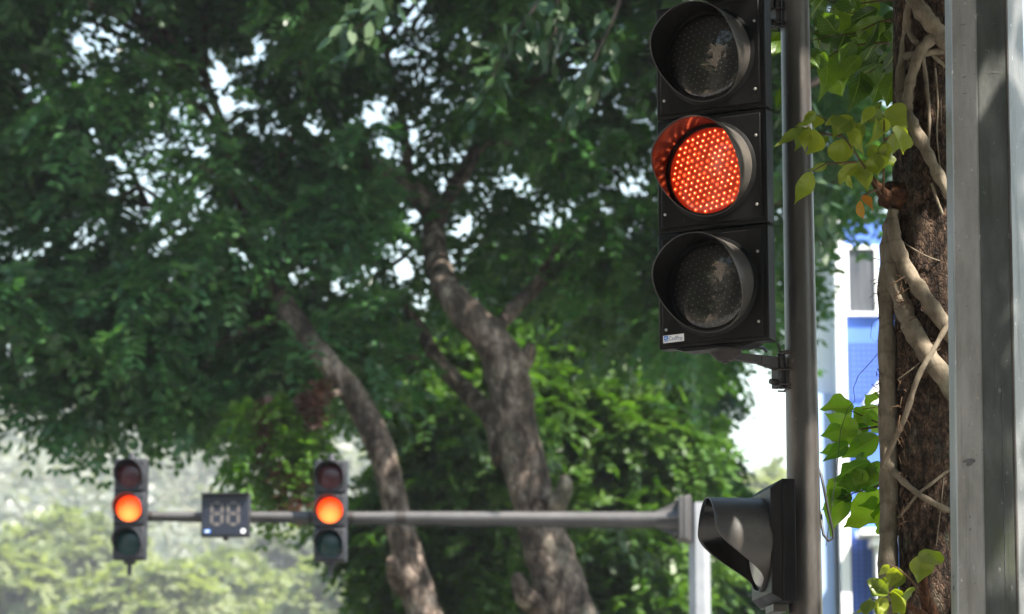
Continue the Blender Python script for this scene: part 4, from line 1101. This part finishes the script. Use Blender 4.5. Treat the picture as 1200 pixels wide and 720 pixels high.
# thin rootlets wrapped across the two spiral roots
for k in range(9):
    t = k / 8; px = 1050 + t * 50; py = 335 + t * 95 + rh.uniform(-5, 5)
    Y = TY - .155
    b.tube([at(px - 9, py + 3, Y + .02) - Vector(fo_), at(px, py - 1, Y) - Vector(fo_), at(px + 11, py - 8, Y + .02) - Vector(fo_)], [.0019, .0018, .001], 4)
b.build('root_thread', M['twig'], fig)
b = MB(); wp = [at(1002, 470, TY), at(1000, 455, TY), at(1006, 440, TY), at(1020, 425, TY), at(1034, 408, TY), at(1042, 402, TY)]
b.tube([at(968, 640, TY) - Vector(fo_), at(975, 590, TY) - Vector(fo_), at(981, 545, TY) - Vector(fo_), at(985, 505, TY) - Vector(fo_), at(993, 480, TY) - Vector(fo_)] + [p - Vector(fo_) for p in wp], .0013, 5)
b.tube([p - Vector(fo_) for p in (at(1030, 372, TY), at(1022, 378, TY), at(1020, 395, TY), at(1026, 402, TY), at(1034, 392, TY))], .0008, 5)
b.build('tendril', M['rubber'], fig)

# ------------------------------------------------------------------ big near leaves
class Leaves:
    def __init__(s): s.v = []; s.f = []; s.uv = []
    def leaf(s, b, t, wpx_m, nrm, curl=.25, fold=.25, wave=.0, point=.8, ph=0.0):
        b = Vector(b); t = Vector(t); L = (t - b).length; d = (t - b).normalized(); n = (nrm - d * nrm.dot(d)).normalized(); sd = d.cross(n)
        NX, NY = 8, 14; o = len(s.v); asym = math.sin(ph * 3) * .14; tipc = .5 + .8 * math.sin(ph * 5)
        for j in range(NY + 1):
            v = j / NY
            prof = (math.sin(math.pi * min(1, v ** .76)) ** .85) * (1 - .72 * max(0, v - .55) / .45 * point) if 0 < v < 1 else 0.0
            prof = max(prof, .015)
            ctr = b + d * (L * v) + n * (curl * L * (math.sin(math.pi * v) * .6 - .0))
            for i in range(NX + 1):
                u = i / NX - .5
                wv = (math.sin(v * 11 + ph + (2 if u > 0 else 0)) + .6 * math.sin(v * 23 + ph * 2 - u * 3)) * wave * L * (abs(u) * 2) ** 1.5 - tipc * L * max(0, v - .55) ** 2
                p = ctr + sd * ((u * 2 * (1 + asym * (1 if u > 0 else -1))) * wpx_m * .5 * prof + math.sin(v * 3 + ph) * .025 * L) + n * (-(1 - abs(u) * 2) * fold * wpx_m * .5 * prof + wv)
                s.v.append(tuple(p)); s.uv.append((u + .5, v))
        for j in range(NY):
            for i in range(NX):
                a = o + j * (NX + 1) + i; s.f.append((a, a + 1, a + NX + 2, a + NX + 1))
    def build(s, name, mat, parent, off):
        me = bpy.data.meshes.new(name); me.from_pydata([tuple(np.array(v) - off) for v in s.v], [], s.f)
        me.polygons.foreach_set('use_smooth', [True] * len(me.polygons))
        ul = me.uv_layers.new(name='UVMap'); vi = np.empty(len(me.loops), dtype=np.int32); me.loops.foreach_get('vertex_index', vi)
        ul.data.foreach_set('uv', np.array(s.uv, dtype=np.float32)[vi].ravel())
        me.materials.append(mat); o = bpy.data.objects.new(name, me); COL.objects.link(o); o.parent = parent; return o

rl = random.Random(77)
def add_leaves(lst, Y, spread, scale=1.08, tilt=58, wave=.022, curl=(.05, .42), fold=(.12, .65)):
    L = Leaves()
    for bx_, by_, tx_, ty_, wpx in lst:
        y0 = Y + rl.uniform(-spread, spread); y1 = y0 + rl.uniform(-.05, .05)
        b_ = at(bx_, by_, y0); t_ = at(tx_, ty_, y1)
        d = (t_ - b_).normalized(); view = Vector((0, -1, -.2))
        n = (view - d * view.dot(d)).normalized(); sd = d.cross(n)
        a = R(rl.uniform(-tilt, tilt)); n = n * math.cos(a) + sd * math.sin(a)
        L.leaf(b_, t_, wpx * mpp(by_, y0) * scale / max(.55, math.cos(a)), n, rl.uniform(*curl) * rl.choice((1, 1, -1)), rl.uniform(*fold), wave * rl.uniform(.3, 1.4), .9, rl.uniform(0, 6))
    return L

rl0 = random.Random(31)
S2 = [(956, 132, 930, 149, 9), (943, 150, 906, 173, 11), (963, 136, 952, 150, 12), (945, 150, 938, 177, 14), (955, 152, 945, 183, 18), (972, 160, 948, 182, 9), (977, 135, 966, 148, 11), (996, 142, 975, 160, 24),
      (985, 163, 986, 198, 27), (1025, 125, 1007, 146, 12), (1030, 127, 1017, 147, 17), (1005, 144, 1010, 171, 17), (1000, 150, 1008, 180, 13), (1033, 137, 1021, 162, 15), (1036, 130, 1064, 150, 30), (1058, 150, 1058, 180, 25), (1050, 156, 1045, 182, 17),
      (1012, 187, 1011, 219, 20), (1004, 191, 981, 219, 14), (1025, 181, 1025, 206, 22), (1033, 180, 1047, 196, 18), (969, 192, 948, 203, 10), (950, 201, 931, 240, 19), (993, 205, 1002, 222, 8), (1020, 170, 1030, 186, 14), (1040, 168, 1036, 190, 14)]
S2 += [(bx + rx, by + ry, tx + rx + rl0.uniform(-6, 6), ty + ry + rl0.uniform(-4, 8), w_ * rl0.uniform(.55, .85)) for (bx, by, tx, ty, w_) in [S2[i] for i in (2, 4, 7, 9, 11, 13, 15, 17, 19, 25)] for rx, ry in [(rl0.uniform(-9, 9), rl0.uniform(-8, 10))]]
S2r = [(1011, 229, 1023, 249, 10), (1008, 235, 1012, 259, 9)]
S1 = [(979, 39, 957, 12, 23), (978, 40, 949, 38, 19), (985, 38, 980, 6, 22), (1029, 11, 990, 27, 16), (1037, 22, 989, 39, 20), (1030, 25, 1003, 66, 8), (1053, 22, 1042, 73, 16), (1065, 15, 1053, 46, 15), (1068, -5, 1063, 15, 11), (1055, 47, 1051, 66, 8),
      (990, 40, 979, 68, 22), (1001, 48, 985, 86, 17), (968, 62, 949, 79, 18), (967, 64, 966, 116, 24), (976, 60, 979, 98, 15), (1008, 65, 980, 96, 17), (1008, 83, 996, 132, 26), (1034, 75, 1010, 126, 25), (1050, 83, 1041, 126, 22), (1037, 85, 1023, 124, 24), (1026, 52, 1006, 79, 20), (1039, 50, 1020, 61, 15),
      (1034, 38, 1046, 49, 14), (1015, 36, 1005, 46, 14), (968, -2, 947, 22, 21), (962, -6, 948, 6, 12), (1001, -2, 1005, 15, 11), (1026, -4, 1016, 12, 20), (1049, -4, 1058, 12, 12), (912, 25, 902, 39, 9), (913, 36, 903, 50, 12), (914, 45, 905, 67, 16), (913, 104, 910, 131, 8), (940, 60, 962, 84, 18), (1000, 10, 985, -14, 18), (1050, 60, 1032, 82, 16), (1015, 95, 1004, 112, 14)]
S3x = [(rl0.uniform(990, 1032), rl0.uniform(470, 590)) for _ in range(12)]
S3 = [(x_, y_, x_ - rl0.uniform(12, 30), y_ + rl0.uniform(4, 30), rl0.uniform(13, 22)) for x_, y_ in S3x] + [(1001, 477, 960, 481, 19), (1029, 468, 1013, 463, 15), (998, 490, 967, 485, 22), (1029, 476, 996, 495, 22), (1029, 489, 1009, 495, 16), (992, 506, 960, 512, 19), (1011, 507, 979, 519, 16), (1029, 510, 986, 538, 24), (986, 523, 960, 534, 14), (1021, 543, 976, 571, 22), (1029, 540, 1016, 566, 20),
      (1014, 551, 1000, 571, 18), (1000, 570, 968, 587, 18), (994, 579, 971, 626, 24), (975, 576, 966, 599, 14), (1030, 573, 987, 616, 29), (1031, 587, 1029, 626, 11), (1018, 500, 1000, 512, 14), (985, 560, 972, 592, 18)]
S4 = [(1081, 650, 1078, 684, 28), (1082, 644, 1102, 667, 22), (1050, 664, 1042, 693, 18), (1055, 667, 1048, 694, 14), (1042, 662, 1030, 676, 10), (1036, 681, 1021, 699, 25), (1036, 676, 1032, 692, 10), (1067, 689, 1061, 708, 17), (1055, 699, 1042, 718, 20), (1021, 700, 998, 719, 10), (1022, 703, 1012, 724, 12), (1025, 704, 1041, 724, 20), (1048, 690, 1058, 706, 14), (1035, 700, 1030, 722, 16)]

def sprig(name, label, parent, off, lists, stems, mats):
    b = MB()
    for st in stems: b.tube([at(p[0], p[1], p[2]) - Vector(off) for p in st], [(.0042 - .0026 * i / max(1, len(st) - 1)) for i in range(len(st))], 7)
    o = b.build(name, M['twig'], parent)
    for L, mt in zip(lists, mats): L.build('leaves', M[mt], o, off)
    return o
Y2 = TY - .26
sprig('sprig', None, host, ho_, [add_leaves(S2, Y2, .07), add_leaves(S2r, Y2, .02)],
      [[(1033, 228, TY - .1), (1005, 183, Y2), (988, 160, Y2), (976, 146, Y2), (958, 135, Y2)], [(1035, 226, TY - .1), (1036, 180, Y2), (1036, 138, Y2), (1030, 126, Y2)], [(1004, 190, Y2), (985, 191, Y2), (968, 192, Y2), (950, 202, Y2)], [(985, 160, Y2), (960, 156, Y2), (945, 150, Y2)], [(1036, 165, Y2), (1050, 155, Y2), (1058, 150, Y2)], [(1030, 222, TY - .12), (1018, 226, Y2), (1010, 230, Y2)]], ['fig_yellow', 'rust_leaf'])
sprig('sprig', None, host, ho_, [add_leaves(S4, TY - .24, .04)],
      [[(1082, 700, TY - .15), (1068, 680, TY - .22), (1052, 666, TY - .24), (1042, 662, TY - .24)], [(1060, 712, TY - .18), (1040, 694, TY - .22), (1022, 682, TY - .24)], [(1055, 708, TY - .2), (1038, 706, TY - .22), (1022, 702, TY - .24)]], ['fig_yellow'])
Y1 = TY + .22
sprig('leafy_shoot', None, fig, fo_, [add_leaves(S1, Y1, .14, tilt=52, scale=1.18)],
      [[(1070, 20, TY), (1052, 21, Y1), (1030, 26, Y1), (1000, 40, Y1), (975, 42, Y1), (950, 48, Y1)], [(1066, 5, TY), (1040, 0, Y1), (1010, 4, Y1), (985, 6, Y1), (955, -4, Y1)], [(1060, 45, TY), (1044, 62, Y1), (1030, 78, Y1), (1018, 86, Y1)], [(1040, 50, Y1), (1010, 52, Y1), (985, 58, Y1), (950, 80, Y1)]], ['fig_dark'])
# further leaves of the same fig, deeper behind
fill = [(x, y, x + rl.uniform(-26, 14), y + rl.uniform(8, 42), rl.uniform(14, 24)) for x, y in [(rl.uniform(955, 1064), rl.uniform(-50, 95)) for _ in range(62)]]
sprig('leafy_shoot', None, fig, fo_, [add_leaves(fill, TY + .6, .22)], [[(1062, 30, TY + .1), (1020, 20, TY + .5), (970, 10, TY + .6)]], ['fig_dark'])
Y3 = TY + .20
sprig('leafy_shoot', None, fig, fo_, [add_leaves(S3, Y3, .09, tilt=50, wave=.05, scale=1.2)],
      [[(1040, 565, TY + .05), (1022, 572, Y3), (1000, 578, Y3), (980, 590, Y3)], [(1040, 500, TY + .05), (1020, 492, Y3), (998, 482, Y3)], [(1030, 500, Y3), (1010, 503, Y3), (985, 512, Y3)]], ['fig_bright'])

# the crown of the root-wrapped tree, above the picture: it shades the signal and dapples pole and post
def over_crown():
    r_ = np.random.default_rng(5); out = []
    n = 14000
    c = np.stack([r_.uniform(-1.6, 4.8, n), r_.uniform(5.2, 12.2, n), r_.uniform(5.5, 8.8, n)], axis=1)
    dens = np.sin(c[:, 0] * 3.1 + 1.0) * np.sin(c[:, 1] * 3.7 + .5) + .35 * np.sin(c[:, 2] * 5)
    c = c[dens > -.85]
    s = np.array(SUN); hx = s[:2] / np.linalg.norm(s[:2]); u = c[:, 0] * -hx[1] + c[:, 1] * hx[0]
    def uu(p): return p[0] * -hx[1] + p[1] * hx[0]
    u3 = uu(post_face(3.4, 25.5)[0] + post.location); keep = (u < u3 + .05) | (u > u3 + .21)
    # the gap over the post closes towards its top
    g = c - s * ((c[:, 1] - OY) / s[1])[:, None]
    c = c[keep | (g[:, 2] > 4.25 + 2.0 * (u3 + .12 - u))]
    for tgt, rad in ((np.array(at(872, 172, PY - .2)), .11), (np.array(at(864, 150, PY - .2)), .09), (np.array(at(864, 16, PY - .2)), .02), (np.array(at(843, 599, PY - .15)), .0), (np.array(at(947, 20, PY)), .05), (np.array(at(948, 90, PY)), .05), (np.array(at(1000, 480, PY + .2)), .12), (np.array(at(985, 560, PY + .2)), .12),
                     (np.array(at(940, 160, Y2)), .06), (np.array(at(990, 150, Y2)), .05), (np.array(at(957, 610, PY)), .03), (np.array(at(960, 668, PY)), .03), (np.array(at(985, 90, PY + .2)), .05), (np.array(at(985, 30, PY + .2)), .06), (np.array(at(1020, 60, PY + .2)), .06), (np.array(at(960, 70, PY + .2)), .05), (np.array(at(1040, 20, PY + .2)), .05), (np.array(at(1075, 660, PY - .2)), .04)):
        rel = c - tgt; t = rel @ s; dist = np.linalg.norm(rel - t[:, None] * s, axis=1); c = c[dist > rad + .09]
    n = len(c)
    d = unit(r_.normal(size=(n, 3)) * np.array([1, 1, .35]) + np.array([0, 0, -.25])); nn = unit(np.array([0, 0, 1.0]) + r_.normal(0, .35, (n, 3))); sd = unit(np.cross(d, nn))
    L = r_.uniform(.17, .27, (n, 1)); wv = sd * L * .27
    q = np.stack([c, c + d * L * .3 + wv * .9, c + d * L * .65 + wv * .8, c + d * L, c + d * L * .65 - wv * .8, c + d * L * .3 - wv * .9], axis=1).reshape(-1, 3)
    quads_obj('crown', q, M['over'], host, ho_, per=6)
    b = MB(); rr = random.Random(3)
    tp = Vector((0, 0, zt_ + 2.2))
    for k in range(12):
        e = Vector((rr.uniform(-1.4, 4.4) - ho_[0], rr.uniform(5.6, 12) - ho_[1], rr.uniform(6, 8.4)))
        b.tube([tp - Vector((0, 0, .6)), tp.lerp(e, .4) + Vector((0, 0, .3)), e], [.07, .04, .01], 7, True, .1, k)
    b.build('limb', M['bark_red'], host)
over_crown()

# ------------------------------------------------------------------ broadleaf branch hanging in at the top, from a tree beyond the right edge
def hanging():
    HY = 25.0
    root = thing('overhanging_tree', 'broad-leaved tree whose soft leafy branches hang in from the top, above the centre', 'tree', (6.2, HY, -.1))
    off = origin(root)
    b = MB()
    b.tube([(0, 0, 0), (.1, 0, 3), (0, .2, 7), (-.4, 0, 10.6)], [.26, .2, .17, .1], 12, True, .1)
    tips = [[(700, -120), (640, -10), (590, 60), (565, 118)], [(760, -110), (720, 20), (690, 85), (672, 125)], [(560, -150), (470, -40), (430, 25), (400, 45)], [(820, -100), (800, 20), (775, 80)], [(930, 110), (935, 180), (952, 235), (958, 275)], [(650, -90), (655, 20), (640, 70)]]
    out = []
    r_ = np.random.default_rng(4)
    for tp in tips:
        P = [Vector((-.2, 0, 10.2))] + [at(x, y, HY + .3) - Vector(off) for x, y in tp]
        b.tube(P, [.06, .03, .016, .009, .004][:len(P)], 6)
        for i in range(1, len(P) - 1):
            for k in range(30):
                t = r_.uniform(0, 1); c = np.array(P[i].lerp(P[i + 1], t)) + r_.normal(0, .09, 3)
                ax = np.array((P[i + 1] - P[i]).normalized())
                d = unit(ax * .6 + r_.normal(0, .55, 3) + np.array([0, 0, -.45])); nn = unit(np.array([0, -.5, .8]) + r_.normal(0, .4, 3)); sd = unit(np.cross(d, nn)); L = r_.uniform(.16, .25); wv = sd * L * .2
                out.append([c, c + d * L * .3 + wv, c + d * L * .65 + wv * .85, c + d * L, c + d * L * .65 - wv * .85, c + d * L * .3 - wv])
    b.build('trunk', M['bark_dark'], root, angle=80)
    # main crown beyond the frame
    n = 3600; c = r_.normal(0, 1, (n, 3)) * np.array([2.6, 1.7, .6]) + np.array([-2.2, -1.2, 11.8]); c = c[c[:, 2] > 10.4 + .3 * c[:, 1]]; n = len(c)
    d = unit(r_.normal(size=(n, 3)) + np.array([0, 0, -.4])); nn = unit(np.array([0, 0, 1.0]) + r_.normal(0, .4, (n, 3))); sd = unit(np.cross(d, nn)); L = r_.uniform(.18, .28, (n, 1)); wv = sd * L * .22
    big = np.stack([c, c + d * L * .3 + wv, c + d * L * .65 + wv * .85, c + d * L, c + d * L * .65 - wv * .85, c + d * L * .3 - wv], axis=1).reshape(-1, 3)
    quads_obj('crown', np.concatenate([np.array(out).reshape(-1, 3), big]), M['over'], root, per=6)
hanging()

# ------------------------------------------------------------------ across the street behind the camera: what the lamp covers mirror; trees added and thickened to shade the near things
def behind():
    for i, (x, y) in enumerate(((-9.5, -6), (-3.2, -9), (3.5, -8), (9, -7), (-12, 4), (15, -9), (-11, -13))):
        r_ = random.Random(60 + i); root = thing('street_tree', 'tree behind the viewer, only mirrored dark in the unlit lamp covers', 'tree', (x, y, -.1), 0, 'trees mirrored in the lamp covers')
        b = MB(); b.tube([(0, 0, 0), (.2, 0, 3), (0, .1, 7)], [.25, .2, .1], 9, True, .1); b.build('trunk', M['bark_dark'], root)
        cl = [((r_.uniform(-3, 3), r_.uniform(-2, 2), r_.uniform(3.4, 12.5)), (1.3, 1.3, .9)) for _ in range(54)]
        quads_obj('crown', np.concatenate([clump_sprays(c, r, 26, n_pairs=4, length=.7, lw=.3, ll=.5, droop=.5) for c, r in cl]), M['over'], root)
    root = thing('shop_building', 'cream building behind the viewer, glimpsed only as a warm reflection in the lamp covers', 'building', (-19, -3, -.1), R(90))
    b = MB(); b.box((0, -4, 5), (26, 8, 10)); b.build('wall', M['cream'], root, smooth=False)
    b = MB(); b.box((0, .6, 3.2), (24, 1.2, .25)); b.build('awning', M['awning'], root, smooth=False)
    for k in range(7):
        for j in range(2):
            b = MB(); b.box((-10.5 + k * 3.5, .02, 5.4 + j * 2.6), (1.6, .1, 1.5)); b.build('window', M['pane'], root, smooth=False)
behind()
